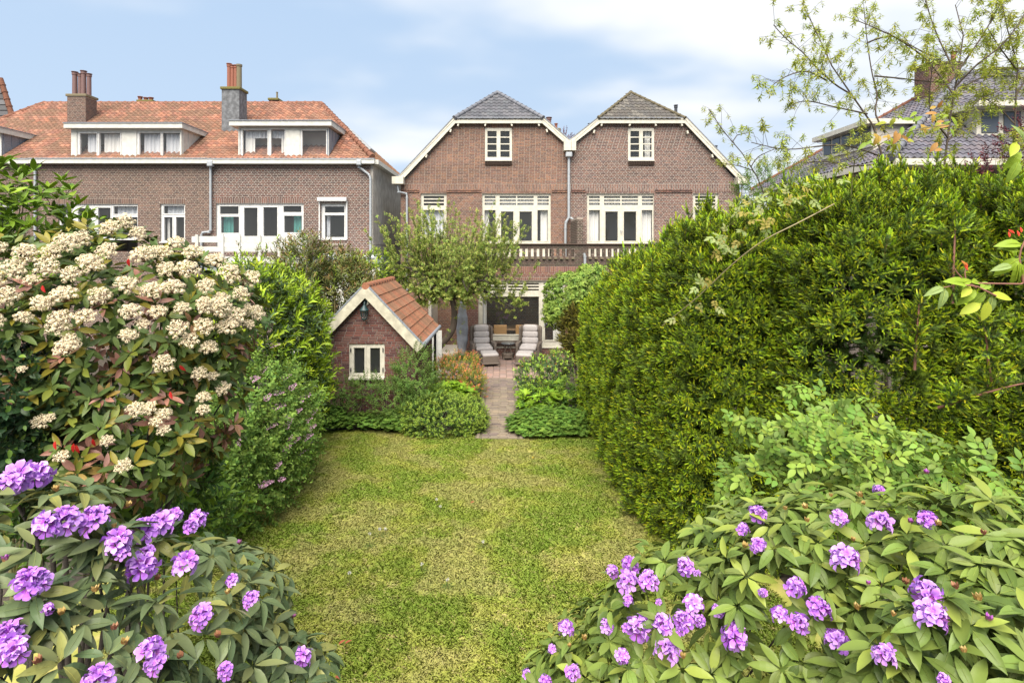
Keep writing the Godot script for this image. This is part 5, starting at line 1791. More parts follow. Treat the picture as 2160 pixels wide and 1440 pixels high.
func yew() -> void:
	var r := rnd(301)
	var el := [[Vector3(3.05, 1.3, -9.4), Vector3(1.22, 2.3, 2.3)], [Vector3(3.5, 1.4, -7.9), Vector3(1.42, 2.75, 1.2)], [Vector3(2.72, 1.0, -12.2), Vector3(0.9, 1.75, 1.3)], [Vector3(4.8, 1.6, -7.0), Vector3(1.55, 2.85, 1.25)], [Vector3(6.2, 1.6, -6.2), Vector3(1.4, 2.78, 1.1)]]
	var t := thing("yew_hedge", "large yew hedge with yellow green tips along the lawn", "hedge", Vector3(3.6, 0, -8))
	var tip := [L(0.36, 0.46, 0.018), L(0.30, 0.43, 0.018), L(0.47, 0.48, 0.022), L(0.24, 0.38, 0.018)]
	var old := [L(0.065, 0.12, 0.03), L(0.08, 0.14, 0.03), L(0.055, 0.105, 0.03)]
	var protos := []
	for k in 4:
		protos.append(yew_shoot(r, 9 + k, tip if k < 3 else [L(0.15, 0.23, 0.03)], old, 0.6))
	# hollows where the outer growth is missing and the shaded inner wood shows
	var gaps := [[P(1720, 790, 6.0), Vector3(0.42, 0.5, 0.6)], [P(1960, 620, 5.7), Vector3(0.45, 0.22, 0.5)], [P(2120, 960, 5.0), Vector3(0.5, 0.4, 0.6)], [P(1480, 840, 6.7), Vector3(0.16, 0.3, 0.4)], [P(1850, 720, 5.8), Vector3(0.3, 0.35, 0.5)], [P(2080, 560, 5.3), Vector3(0.3, 0.25, 0.5)], [P(1640, 640, 6.3), Vector3(0.2, 0.2, 0.4)]]
	var shell_pts := []
	for p in surf(el, 42000, r, 0.82, -0.3, 0.15, 1.9, 1.0, true):
		var open := false
		for q in gaps:
			if ((p[0] - q[0]) / q[1]).length() < 1.0 and r.randf() < 0.62:
				open = true
		if not open:
			shell_pts.append(p)
	foliage(t, shell_pts, protos, r, Vector2(0.42, 0.78), 0.35, 0.3, "foliage", 0.2)
	foliage(t, surf(el, 11000, r, 0.4, -0.3, 0.09, 1.4, 0.82, true), [yew_shoot(r, 11, old, old, 0.0)], r, Vector2(0.8, 1.2), 0.2, 0.7, "inner_foliage", 0.2)
	var leaders := []
	for p in surf(el, 1300, r, 0.97, -0.3, 0.15, 1.9, 1.0, true):
		if p[1].y > 0.15:
			leaders.append([p[0] + Vector3(0, 0.02, 0), Vector3.UP])
	foliage(t, leaders, protos.slice(0, 3), r, Vector2(0.7, 1.5), 0.75, 0.25, "leading_shoots", 0.2)
	for i in 9:
		var b := Vector3(r.randf_range(2.6, 5.5), 0, 0)
		b.z = -lerpf(10.5, 6.8, (b.x - 2.6) / 2.9)
		var mb := MB.new()
		var pts := [b - Vector3(0, 0.1, 0)]
		for k in 4:
			pts.append(pts[-1] + Vector3(r.randf_range(-0.2, 0.2), 0.95, r.randf_range(-0.2, 0.2)))
		mb.tube(pts, [0.07, 0.06, 0.045, 0.03, 0.015], 7)
		part(t, "trunk", mb, M.bark_dark)
	# bare boughs that show in front, lower right
	for q in [[[1980, 860, 5.2], [2040, 840, 5.0], [2130, 815, 4.8], [2200, 800, 4.7]], [[2095, 820, 5.0], [2085, 760, 4.95], [2080, 700, 4.9], [2062, 660, 4.9]], [[2010, 640, 5.6], [2012, 560, 5.6], [2016, 480, 5.6]], [[1930, 780, 5.6], [1935, 700, 5.6], [1940, 640, 5.6]]]:
		var pts := []
		for p in q:
			pts.append(P(p[0], p[1], p[2]))
		var mb := MB.new()
		mb.tube(pts, [0.014, 0.011, 0.008, 0.005], 6)
		part(t, "bough", mb, M.stem_red)
		var tw := []
		for k in 26:
			var f := r.randf() * (pts.size() - 1.001)
			var o: Vector3 = pts[int(f)].lerp(pts[int(f) + 1], f - int(f))
			tw.append([o, (rdir(r) + Vector3.UP * 0.5).normalized()])
		foliage(t, tw, protos, r, Vector2(0.6, 1.1), 0.25, 0.3, "foliage", 0.2)
func shrub(called: String, label: String, category: String, ells: Array, n: int, protos: Array, seed_: int, size: Vector2, up := 0.4, inner := 0.6, bark := "bark_dark", nst := 5, jitter := 0.4, rough := 0.2, group := "") -> Node3D:
	var r := rnd(seed_)
	var t := thing(called, label, category, foot(ells[0]), group)
	foliage(t, surf(ells, n, r, inner, -0.4, rough, 2.0), protos, r, size, up, jitter)
	if nst:
		stems(t, foot(ells[0]), ells, nst, 0.016, r, M[bark])
	return t
func left_shrubs() -> void:
	var r := rnd(401)
	var dark := [L(0.065, 0.12, 0.04), L(0.085, 0.14, 0.045), L(0.07, 0.11, 0.05)]
	var lime := [L(0.27, 0.39, 0.025), L(0.32, 0.42, 0.03), L(0.23, 0.35, 0.025)]
	# bright laurel hedge
	var el := [E(580, 720, 10.4, 0.78, 1.15, 1.1), E(515, 685, 9.6, 0.7, 0.9, 0.9), E(632, 780, 11.2, 0.44, 1.2, 0.8), E(562, 840, 10.2, 0.88, 1.0, 1.0)]
	var pr := []
	for k in 3:
		pr.append(spray(r, 15, 0.24, 0.105, 0.026, 0.85, dark, lime, 0.5, M.leaf_gloss, 3, Color(0.12, 0.16, 0.03), 0.2))
	var dk := spray(r, 12, 0.2, 0.11, 0.03, 1.1, dark, dark, 0.0, M.leaf_gloss, 3)
	shrub("laurel_hedge", "bright lime tipped laurel hedge between the cream flowering shrub and the shed", "hedge", el, 2300, pr + [dk], 402, Vector2(0.8, 1.5), 0.6, 0.6)
	# brown green tall viburnum
	var brown := [L(0.14, 0.175, 0.05), L(0.17, 0.19, 0.065), L(0.12, 0.155, 0.055)]
	var rust := [L(0.22, 0.15, 0.06), L(0.16, 0.16, 0.04)]
	var pv := []
	for k in 2:
		pv.append(spray(r, 14, 0.3, 0.11, 0.022, 0.9, brown, rust, 0.2, M.leaf, 3))
	el = [E(690, 640, 13.8, 0.95, 1.2, 0.8), E(640, 590, 13.2, 0.5, 0.8, 0.6), E(740, 620, 14.4, 0.55, 0.8, 0.6)]
	shrub("viburnum_shrub", "tall olive brown narrow leaved shrub standing behind the shed gable", "shrub", el, 1400, pv, 403, Vector2(0.8, 1.5), 0.65, 0.5, "bark", 8)
	el = [E(785, 575, 17.5, 0.7, 0.55, 0.6), E(825, 600, 17.8, 0.4, 0.4, 0.4)]
	shrub("green_laurel", "fresh green rounded laurel under the grey rendered wall", "shrub", el, 420, pr, 404, Vector2(0.7, 1.2), 0.5)
	# upright shoots above the hedge
	var up := thing("laurel_shoots", "upright leafy laurel shoots in front of the white balcony railing", "shrub", Vector3(PX(570, 11), 0, -11))
	var pts := []
	for q in [[648, 500, 620, 12.6], [585, 505, 640, 11], [560, 530, 640, 10.8], [540, 520, 640, 10.4], [512, 535, 640, 10], [700, 525, 640, 13], [610, 540, 650, 11.3], [672, 545, 650, 12.8], [742, 540, 640, 13.6], [470, 560, 640, 9.8], [720, 555, 640, 13.5]]:
		var mb := MB.new()
		var a := P(q[0] + r.randf_range(-8, 8), q[2], q[3])
		var b := P(q[0], q[1], q[3])
		mb.tube([Vector3(a.x, 0, a.z), a, a.lerp(b, 0.5) + rdir(r) * 0.03, b], [0.02, 0.012, 0.009, 0.004], 5)
		part(up, "stem", mb, M.stem_green)
		for k in 10:
			pts.append([a.lerp(b, 0.15 + k * 0.085), (Vector3.UP + rdir(r) * 0.55).normalized()])
	foliage(up, pts, pr + pv, r, Vector2(0.6, 1.1), 0.55, 0.3)
	# lilac with small pink spikes
	var lg := [L(0.16, 0.27, 0.06), L(0.20, 0.32, 0.07), L(0.13, 0.23, 0.055)]
	var pl := []
	for k in 3:
		pl.append(spray(r, 14, 0.3, 0.055, 0.034, 1.1, lg, [L(0.22, 0.34, 0.07)], 0.3, M.leaf_soft, 3, Color(0.14, 0.10, 0.06), 0.3, true))
	el = [E(545, 890, 8.6, 0.75, 0.85, 0.8), E(440, 960, 7.6, 0.7, 0.75, 0.8), E(600, 940, 9.2, 0.42, 0.62, 0.6), E(500, 1000, 8.0, 0.75, 0.7, 0.7), E(400, 1060, 6.9, 0.5, 0.42, 0.5)]
	var t := shrub("lilac_shrub", "arching shrub with small leaves and pink flower spikes leaning over the lawn", "shrub", el, 2300, pl, 405, Vector2(0.7, 1.25), 0.35, 0.55, "bark", 16, 0.5, 0.25)
	var fm := []
	for k in 2:
		var mb := MB.new()
		for i in 60:
			var f := r.randf()
			var a := r.randf() * TAU
			var p := Vector3(cos(a) * 0.022 * (1.15 - f), f * 0.13, sin(a) * 0.022 * (1.15 - f))
			mb.col = pick([L(0.52, 0.28, 0.42), L(0.44, 0.21, 0.34), L(0.58, 0.38, 0.50)], r, 0.15)
			var d := Vector3(cos(a), 0.4, sin(a)).normalized()
			mb.leaf(Transform3D(aim(d, Vector3.UP, r.randf()), p), 0.014, 0.011, 0.1, 0.2, 2)
		fm.append(mb.mesh(M.petal))
	for q in [[570, 730], [508, 762], [550, 785], [540, 815], [595, 800], [575, 830], [560, 842], [612, 820], [630, 845], [625, 868], [600, 880], [655, 875], [645, 890], [650, 905], [600, 905], [610, 930], [640, 925], [645, 940], [655, 930], [600, 950], [625, 960], [580, 985], [610, 935], [560, 1018], [550, 1022], [500, 940], [530, 800], [640, 960], [520, 870], [470, 820], [590, 1012], [575, 860], [560, 900]]:
		var d := hit(el, q[0], q[1]) - 0.08
		inst(t, "flower_spike", fm[r.randi() % 2], Transform3D(aim(Vector3(0.7, 0.5, 0.2) + rdir(r) * 0.4, rdir(r)).scaled(Vector3.ONE * r.randf_range(0.9, 1.5)), P(q[0], q[1], d)))
	# dark holly at the left edge
	var hp := [spray(r, 12, 0.14, 0.06, 0.03, 1.0, [L(0.03, 0.06, 0.025), L(0.04, 0.075, 0.03)], [L(0.12, 0.20, 0.03)], 0.08, M.leaf_gloss, 4)]
	shrub("holly_shrub", "very dark glossy holly growing under the cream flowering shrub", "shrub", [E(-5, 870, 3.5, 0.28, 0.42, 0.4), E(30, 960, 3.6, 0.3, 0.3, 0.3)], 420, hp, 406, Vector2(0.8, 1.2), 0.3, 0.6)
	# low green laurel under the photinia
	var lp := [spray(r, 10, 0.16, 0.1, 0.034, 1.0, [L(0.06, 0.12, 0.025), L(0.08, 0.15, 0.03)], [L(0.16, 0.26, 0.03)], 0.3, M.leaf_gloss, 4)]
	shrub("low_laurel", "low mid green laurel in the shade below the cream flowering shrub", "shrub", [E(300, 1010, 4.9, 0.5, 0.45, 0.5), E(400, 1090, 5.6, 0.35, 0.35, 0.4), E(160, 1020, 4.6, 0.5, 0.5, 0.4)], 460, lp, 407, Vector2(0.8, 1.4), 0.4, 0.5)
	# tall laurel at the top left: its large leaves are single parts
	var rl := rnd(408)
	t = thing("cherry_laurel", "tall cherry laurel with upright glossy leaves above the cream flowering shrub", "shrub", Vector3(PX(60, 5.6), 0, -5.6))
	el = [E(40, 470, 5.4, 0.42, 0.52, 0.4), E(105, 480, 5.7, 0.3, 0.42, 0.4), E(-20, 420, 5.2, 0.3, 0.4, 0.3), E(165, 480, 5.8, 0.22, 0.2, 0.25), E(30, 560, 5.4, 0.8, 0.4, 0.5)]
	var list := []
	for p in surf(el, 230, rl, 0.4, -0.6, 0.2, 2.5):
		whorl(list, p[0], (Vector3.UP + p[1] * 0.6 + rdir(rl) * 0.3).normalized(), rl.randi_range(4, 7), rl, 0.1, 1.1)
	for q in [[15, 340], [45, 375], [130, 380], [150, 400], [165, 430], [178, 465], [100, 400], [70, 360]]:
		whorl(list, P(q[0], q[1], 5.5), Vector3.UP, 7, rl, 0.3, 1.2)
	big_leaves(t, list, leaf_meshes(0.14, 0.046, [L(0.12, 0.20, 0.02), L(0.15, 0.24, 0.02), L(0.09, 0.16, 0.02), L(0.19, 0.28, 0.02)], M.leaf_gloss, 0.35, 0.2, 0.15, 6, 9), rl)
	stems(t, foot(el[0]), el, 9, 0.02, rl, M.stem_green)

func middle_plants() -> void:
	var r := rnd(501)
	var g1 := [L(0.15, 0.25, 0.06), L(0.18, 0.29, 0.065), L(0.12, 0.21, 0.055)]
	var small := []
	for k in 2:
		small.append(spray(r, 16, 0.26, 0.045, 0.028, 1.1, g1, [L(0.14, 0.23, 0.05)], 0.25, M.leaf_soft, 2, Color(0.12, 0.09, 0.05), 0.3, true))
	shrub("wall_shrub", "leafy green shrub against the right corner of the shed", "shrub", [E(875, 800, 12.0, 0.42, 0.62, 0.4), E(835, 850, 11.9, 0.42, 0.42, 0.35), E(895, 840, 11.9, 0.35, 0.45, 0.35)], 620, small, 502, Vector2(0.7, 1.2), 0.5, 0.5, "bark", 7)
	shrub("thin_shrub", "sparse young shrub with visible stems below the shed window", "shrub", [E(730, 830, 11.95, 0.33, 0.3, 0.22), E(775, 820, 11.95, 0.36, 0.22, 0.2), E(715, 870, 11.9, 0.35, 0.22, 0.25)], 300, small, 503, Vector2(0.6, 1.0), 0.4, 0.3, "bark", 8)
	# cut leaved ground cover
	var cut := []
	for k in 2:
		var mb := MB.new()
		for i in 9:
			var az := i * 2.4
			var p := Vector3(cos(az), 0, sin(az)) * r.randf_range(0.02, 0.09) + Vector3(0, r.randf_range(0.05, 0.14), 0)
			var c := pick([L(0.14, 0.25, 0.04), L(0.18, 0.30, 0.05), L(0.11, 0.21, 0.035)], r, 0.15)
			mb.col = Color(0.10, 0.14, 0.04)
			mb.tube([Vector3(p.x * 0.3, 0, p.z * 0.3), p], [0.002, 0.0015], 3, false)
			mb.col = c
			for q in 5:
				var a := az + (q - 2) * 0.62
				mb.leaf(Transform3D(aim(Vector3(cos(a), 0.15, sin(a)), Vector3.UP), p), 0.05, 0.03, 0.15, 0.35, 3)
		cut.append(mb.mesh(M.leaf_soft))
	shrub("geranium_mound", "fresh green mound of cut leaves spilling beside the end of the path", "plant", [E(1145, 905, 11.8, 0.72, 0.28, 0.55), E(1200, 900, 11.7, 0.4, 0.28, 0.4)], 620, cut, 504, Vector2(0.8, 1.3), 0.8, 0.4, "bark", 0, 0.25, 0.15)
	shrub("ground_cover", "low dark green ground cover along the foot of the shed", "plant", [E(760, 893, 11.9, 0.75, 0.14, 0.25), E(690, 885, 11.8, 0.4, 0.2, 0.3), E(840, 890, 11.8, 0.35, 0.18, 0.3)], 420, cut, 505, Vector2(0.7, 1.1), 0.8, 0.3, "bark", 0, 0.25, 0.2)
	# clipped evergreen mound
	var ev := []
	for k in 2:
		ev.append(spray(r, 13, 0.13, 0.042, 0.017, 0.95, [L(0.06, 0.115, 0.03), L(0.075, 0.13, 0.03)], [L(0.24, 0.34, 0.045), L(0.19, 0.28, 0.04)], 0.45, M.leaf_gloss, 2))
	shrub("clipped_evergreen", "rounded clipped evergreen bush with pale tips at the edge of the lawn", "shrub", [E(930, 885, 11.7, 0.82, 0.46, 0.5), E(990, 885, 11.8, 0.32, 0.42, 0.4)], 1500, ev, 506, Vector2(0.8, 1.3), 0.4, 0.6, "bark_dark", 4, 0.4, 0.12)
	# bright broad leaved perennial
	var ho := []
	for k in 2:
		var mb := MB.new()
		for i in 10:
			var az := i * 2.4
			mb.col = pick([L(0.17, 0.29, 0.02), L(0.21, 0.34, 0.025), L(0.14, 0.25, 0.02)], r, 0.15)
			var up := 0.5 + 0.7 * r.randf()
			mb.leaf(Transform3D(aim(Vector3(cos(az) * up, 1.0, sin(az) * up), Vector3.UP), Vector3.ZERO), r.randf_range(0.14, 0.22), 0.07, 0.3, 0.5, 4)
		ho.append(mb.mesh(M.leaf))
	shrub("broad_leaf_perennial", "bright yellow green broad leaved plant beside the path", "plant", [E(950, 835, 12.9, 0.5, 0.22, 0.45), E(915, 850, 12.6, 0.3, 0.2, 0.3)], 170, ho, 507, Vector2(0.7, 1.2), 0.8, 0.3, "bark", 0, 0.25)
	shrub("leafy_perennial", "mid green broad leaved plants on the right of the path", "plant", [E(1135, 850, 13.0, 0.5, 0.26, 0.6), E(1190, 840, 13.4, 0.4, 0.35, 0.5)], 170, [spray(r, 11, 0.2, 0.11, 0.055, 1.1, [L(0.09, 0.17, 0.035), L(0.12, 0.21, 0.04)], [L(0.17, 0.27, 0.04)], 0.3, M.leaf_soft, 4), ho[0]], 508, Vector2(0.6, 1.1), 0.7, 0.3, "bark", 0, 0.3)
	# red tipped shrub
	var nd := []
	for k in 2:
		nd.append(spray(r, 15, 0.22, 0.05, 0.018, 1.0, [L(0.13, 0.20, 0.03), L(0.19, 0.24, 0.03)], [L(0.55, 0.20, 0.07), L(0.46, 0.25, 0.07), L(0.58, 0.16, 0.08)] if k == 0 else [L(0.30, 0.30, 0.04), L(0.36, 0.22, 0.05)], 0.4, M.leaf, 2))
	shrub("pieris_shrub", "yellow green shrub with orange red young leaves beside the footstool", "shrub", [E(970, 785, 14.8, 0.5, 0.42, 0.5), E(1000, 810, 14.2, 0.22, 0.3, 0.4), E(945, 790, 14.6, 0.4, 0.35, 0.4)], 820, nd, 509, Vector2(0.7, 1.2), 0.5, 0.5)
	# evergreen on the right of the patio
	shrub("skimmia_shrub", "glossy rounded evergreen covering one footstool beside the patio", "shrub", [E(1150, 790, 14.6, 0.6, 0.42, 0.5), E(1178, 775, 15.0, 0.35, 0.4, 0.4), E(1118, 800, 14.4, 0.32, 0.36, 0.4)], 620, [spray(r, 13, 0.16, 0.075, 0.026, 1.0, [L(0.09, 0.16, 0.04), L(0.11, 0.19, 0.05)], [L(0.24, 0.37, 0.04)], 0.35, M.leaf_gloss, 3), spray(r, 12, 0.15, 0.07, 0.024, 1.1, [L(0.07, 0.12, 0.045)], [L(0.11, 0.17, 0.06), L(0.30, 0.12, 0.04)], 0.15, M.leaf_gloss, 3)], 510, Vector2(0.7, 1.2), 0.5, 0.5)
	# climbing wisteria
	var ws := []
	for k in 2:
		ws.append(spray(r, 11, 0.16, 0.085, 0.052, 1.1, [L(0.17, 0.27, 0.06), L(0.21, 0.32, 0.07), L(0.14, 0.23, 0.06)], [L(0.26, 0.37, 0.08)], 0.35, M.leaf_soft, 3, Color(0.14, 0.12, 0.06), 0.5))
	var t := shrub("wisteria_climber", "pale green climber with hanging leaves arching over the glass door", "climber", [E(1205, 630, 17.2, 0.75, 0.72, 0.6), E(1250, 595, 17.4, 0.5, 0.45, 0.5), E(1180, 660, 17.0, 0.4, 0.35, 0.4), E(1240, 660, 17.2, 0.5, 0.6, 0.5)], 1500, ws, 511, Vector2(0.8, 1.3), -0.25, 0.5, "bark", 6, 0.5)
	shrub("olive_conifer", "narrow olive brown conifer under the climber beside the glass door", "conifer", [E(1208, 700, 16.6, 0.32, 0.75, 0.35), E(1222, 730, 16.2, 0.3, 0.5, 0.3)], 260, [yew_shoot(r, 9, [L(0.18, 0.17, 0.025)], [L(0.07, 0.07, 0.02)])], 512, Vector2(0.9, 1.4), 0.6, 0.5, "bark", 3)
	# plum foliage seen over roofs
	var pm := [spray(r, 14, 0.25, 0.06, 0.04, 1.1, [L(0.06, 0.018, 0.028), L(0.09, 0.025, 0.035)], [L(0.13, 0.035, 0.04)], 0.3, M.leaf, 2)]
	shrub("plum_tree", "dark red leaved tree showing in the valley between the two gables", "tree", [E(1186, 297, 30, 0.6, 0.45, 0.5), E(1170, 320, 30, 0.8, 0.6, 0.5)], 160, pm, 513, Vector2(0.9, 1.5), 0.4, 0.3, "bark_dark", 6)
	shrub("plum_tree", "dark red leaved tree behind the yew hedge below the dark roof", "tree", [E(2110, 360, 12.5, 0.65, 0.4, 0.5), E(2180, 300, 12.8, 0.5, 0.7, 0.5)], 240, pm, 514, Vector2(0.7, 1.2), 0.4, 0.3, "bark_dark", 6)
	shrub("green_tree", "fresh green rounded tree crown behind the yew hedge beside the red gable", "tree", [E(1640, 385, 15, 0.7, 0.5, 0.6), E(1600, 400, 15, 0.5, 0.4, 0.5)], 260, small, 515, Vector2(0.9, 1.5), 0.4, 0.4, "bark", 6)
	# dandelion clocks in the lawn
	var n := 0
	for q in [[736, 1222, 0], [779, 1135, 0], [889, 1188, 1], [1018, 1139, 1], [920, 1048, 1], [928, 1063, 1], [943, 1221, 1], [800, 1112, 1], [812, 1112, 1], [1110, 900, 0], [1124, 958, 2]]:
		var p := G(q[0], q[1] + 16)
		var d := thing("dandelion", ["white dandelion clock on a tall stem in the lawn", "small white dandelion clock low in the lawn", "yellow flowered dandelion near the end of the path"][q[2]], "dandelion", p, "dandelions in the lawn" if q[2] < 2 else "")
		var h := 0.16 if q[2] == 0 else 0.08
		var mb := MB.new()
		mb.tube([p, p + Vector3(0.01, h * 0.6, 0), p + Vector3(0.005, h, 0)], [0.003, 0.0025, 0.002], 5)
		part(d, "stem", mb, M.stem_green)
		mb = MB.new()
		mb.col = L(0.62, 0.62, 0.58) if q[2] < 2 else L(0.7, 0.5, 0.02)
		for k in 40:
			var v := rdir(r) * Vector3(1, 1 if q[2] < 2 else 0.4, 1)
			mb.leaf(Transform3D(aim(v, rdir(r)), p + Vector3(0.005, h, 0) + v * 0.006), 0.018, 0.006, 0.1, 0.0, 2)
		part(d, "seed_head" if q[2] < 2 else "flower_head", mb, M.petal)
		mb = MB.new()
		mb.col = L(0.08, 0.15, 0.03)
		for k in 7:
			var a := k * 0.9
			mb.leaf(Transform3D(aim(Vector3(cos(a), 0.25, sin(a)), Vector3.UP), p), 0.09, 0.022, 0.2, 0.2, 4)
		part(d, "leaves", mb, M.leaf_soft)
		n += 1
	for q in [[714, 1366], [727, 1365], [706, 1434], [1001, 1062]]:
		var p := G(q[0], q[1]) + Vector3(0, 0.03, 0)
		var mb := MB.new()
		mb.col = L(0.38, 0.10, 0.06)
		mb.leaf(Transform3D(aim(Vector3(r.randf_range(-1, 1), 0.3, r.randf_range(-1, 1)), Vector3.UP), p), 0.07, 0.03, 0.4, 0.3, 4)
		var o := part(self, "fallen_leaf", mb, M.leaf)
		tag(o, "red brown fallen leaf lying on the lawn", "leaf", "fallen leaves on the lawn")
# ---------------------------------------------------------------- trees
func bend(pts: Array, n: int) -> Array: # a smooth curve through points
	var c := Curve3D.new()
	for i in pts.size():
		var t: Vector3 = (pts[mini(i + 1, pts.size() - 1)] - pts[maxi(i - 1, 0)]) / 6.0
		c.add_point(pts[i], -t, t)
	var out := []
	for i in n + 1:
		out.append(c.sample_baked(c.get_baked_length() * i / n))
	return out
func taper(a: float, b: float, n: int) -> Array:
	var out := []
	for i in n + 1:
		out.append(lerpf(a, b, float(i) / n))
	return out
func fruit_tree() -> void:
	var r := rnd(601)
	var d := 17.3
	var t := thing("fruit_tree", "old leaning fruit tree with a thicket of upright shoots beside the shed", "tree", G(893, 787))
	var mb := MB.new()
	var base := G(893, 787)
	var tr := bend([base - Vector3(0, 0.1, 0), P(905, 755, 17.4), P(938, 718, d), P(956, 690, d), P(958, 650, d), P(950, 622, d)], 14)
	mb.tube(tr, taper(0.13, 0.085, 14), 10)
	part(t, "trunk", mb, M.bark)
	var fork: Vector3 = tr[-1]
	var limbs := []
	for i in 15:
		var a := TAU * i / 15 + r.randf_range(-0.2, 0.2)
		var reach := r.randf_range(1.1, 1.75)
		var e := fork + Vector3(cos(a) * reach, r.randf_range(-0.3, 0.95), sin(a) * reach * 0.75)
		var mid := fork.lerp(e, 0.5) + Vector3(0, r.randf_range(0.1, 0.35), 0) + rdir(r) * 0.15
		var pts := bend([fork - Vector3(0, 0.12, 0), mid, e, e + Vector3(cos(a) * 0.25, -0.12, sin(a) * 0.2)], 8)
		mb = MB.new()
		mb.tube(pts, taper(0.075, 0.014, 8), 7)
		part(t, "limb", mb, M.bark_dark)
		limbs.append(pts)
	var lv := []
	var sh := MB.new()
	for i in 330:
		var L_: Array = limbs[r.randi() % limbs.size()]
		var o: Vector3 = L_[r.randi_range(2, 8)]
		var up := Vector3(r.randf_range(-0.3, 0.3), 1.0, r.randf_range(-0.3, 0.3)) + (o - fork) * Vector3(0.22, 0, 0.22)
		var ln := r.randf_range(1.3, 2.9) * (1.0 - 0.22 * (o - fork).length())
		if i % 4 == 0:
			up = rdir(r) + Vector3(0, -0.1, 0)
			ln = r.randf_range(0.25, 0.6)
		var tip := o + up.normalized() * ln
		var m := o.lerp(tip, 0.5) + rdir(r) * 0.05
		sh.tube([o, m, tip], [0.009, 0.006, 0.003], 4, false)
		for k in 21:
			var f := r.randf_range(0.1, 1.0)
			lv.append([(o.lerp(m, f * 2) if f < 0.5 else m.lerp(tip, f * 2 - 1)) + rdir(r) * 0.02, (up.normalized() + rdir(r) * 0.8).normalized()])
	for L_ in limbs:
		for k in 75:
			lv.append([L_[r.randi_range(2, 8)] + rdir(r) * 0.26, rdir(r)])
	for k in 26:
		var y := r.randf()
		lv.append([tr[r.randi_range(2, 12)] + rdir(r) * 0.22 + Vector3(0.15, 0, 0), rdir(r)])
	for k in 420:
		var v := rdir(r)
		lv.append([fork + Vector3(v.x * 1.5, 0.15 + v.y * 0.45, v.z * 1.1), (v + Vector3(0, -0.3, 0)).normalized()])
	part(t, "shoots", sh, M.bark).set_meta("kind", "stuff")
	var pr := []
	for k in 3:
		pr.append(spray(r, 9, 0.11, 0.058, 0.038, 1.1, [L(0.29, 0.39, 0.09), L(0.34, 0.44, 0.10), L(0.25, 0.34, 0.09)], [L(0.42, 0.50, 0.12), L(0.41, 0.41, 0.14)], 0.35, M.leaf_soft, 2, Color(0.12, 0.09, 0.06)))
	foliage(t, lv, pr, r, Vector2(0.7, 1.2), 0.1, 0.3, "crown", 0.25)
func open_tree(label: String, limbs: Array, d: float, seed_: int, rad: float, protos: Array, dense := 1.0) -> void: # limbs: [[px, py, depth offset], ...], the first is the trunk
	var r := rnd(seed_)
	var b := P(limbs[0][0][0], limbs[0][0][1], d)
	var t := thing("ornamental_tree", label, "tree", Vector3(b.x, 0, b.z), "slender trees with drooping leaf tufts")
	var lv := []
	var tw := MB.new()
	for i in limbs.size():
		var q := []
		if i == 0:
			q.append(Vector3(b.x + 0.05, -0.1, b.z))
		for p in limbs[i]:
			q.append(P(p[0], p[1], d + p[2]))
		var n := 14
		var pts := bend(q, n)
		var mb := MB.new()
		var r0 := rad if i == 0 else rad * 0.4
		mb.tube(pts, taper(r0, 0.006, n), 7)
		part(t, "trunk" if i == 0 else "limb", mb, M.bark)
		var from := 6 if i == 0 else 2
		var ln := 0.0
		for k in n:
			ln += (pts[k + 1] - pts[k]).length() if k >= from else 0.0
		for k in int(ln * 16 * dense):
			var f := r.randf_range(from, n)
			var o: Vector3 = pts[int(minf(f, n - 0.01))].lerp(pts[int(minf(f, n - 0.01)) + 1], f - int(minf(f, n - 0.01)))
			if o.y < 3.6:
				continue
			var along: Vector3 = (pts[mini(int(f) + 1, n)] - pts[maxi(int(f) - 1, 0)]).normalized()
			var out := (along * 0.6 + rdir(r) * 0.9 + Vector3(0, 0.15, 0)).normalized()
			var tl := r.randf_range(0.15, 0.75) * (1.0 - 0.35 * f / n)
			var e := o + out * tl
			var m := o.lerp(e, 0.55) + Vector3(0, 0.06 * tl, 0) + rdir(r) * 0.03
			tw.tube([o, m, e], [0.0035, 0.0025, 0.0014], 4, false)
			lv.append([e, Vector3.DOWN])
			for c in int(tl * 5.0 * r.randf()) + 1:
				lv.append([m.lerp(e, r.randf()), (Vector3.DOWN + rdir(r) * 0.5).normalized()])
	part(t, "twigs", tw, M.bark_dark).set_meta("kind", "stuff")
	foliage(t, lv, protos, r, Vector2(0.7, 1.3), -0.3, 0.4, "crown", 0.22)
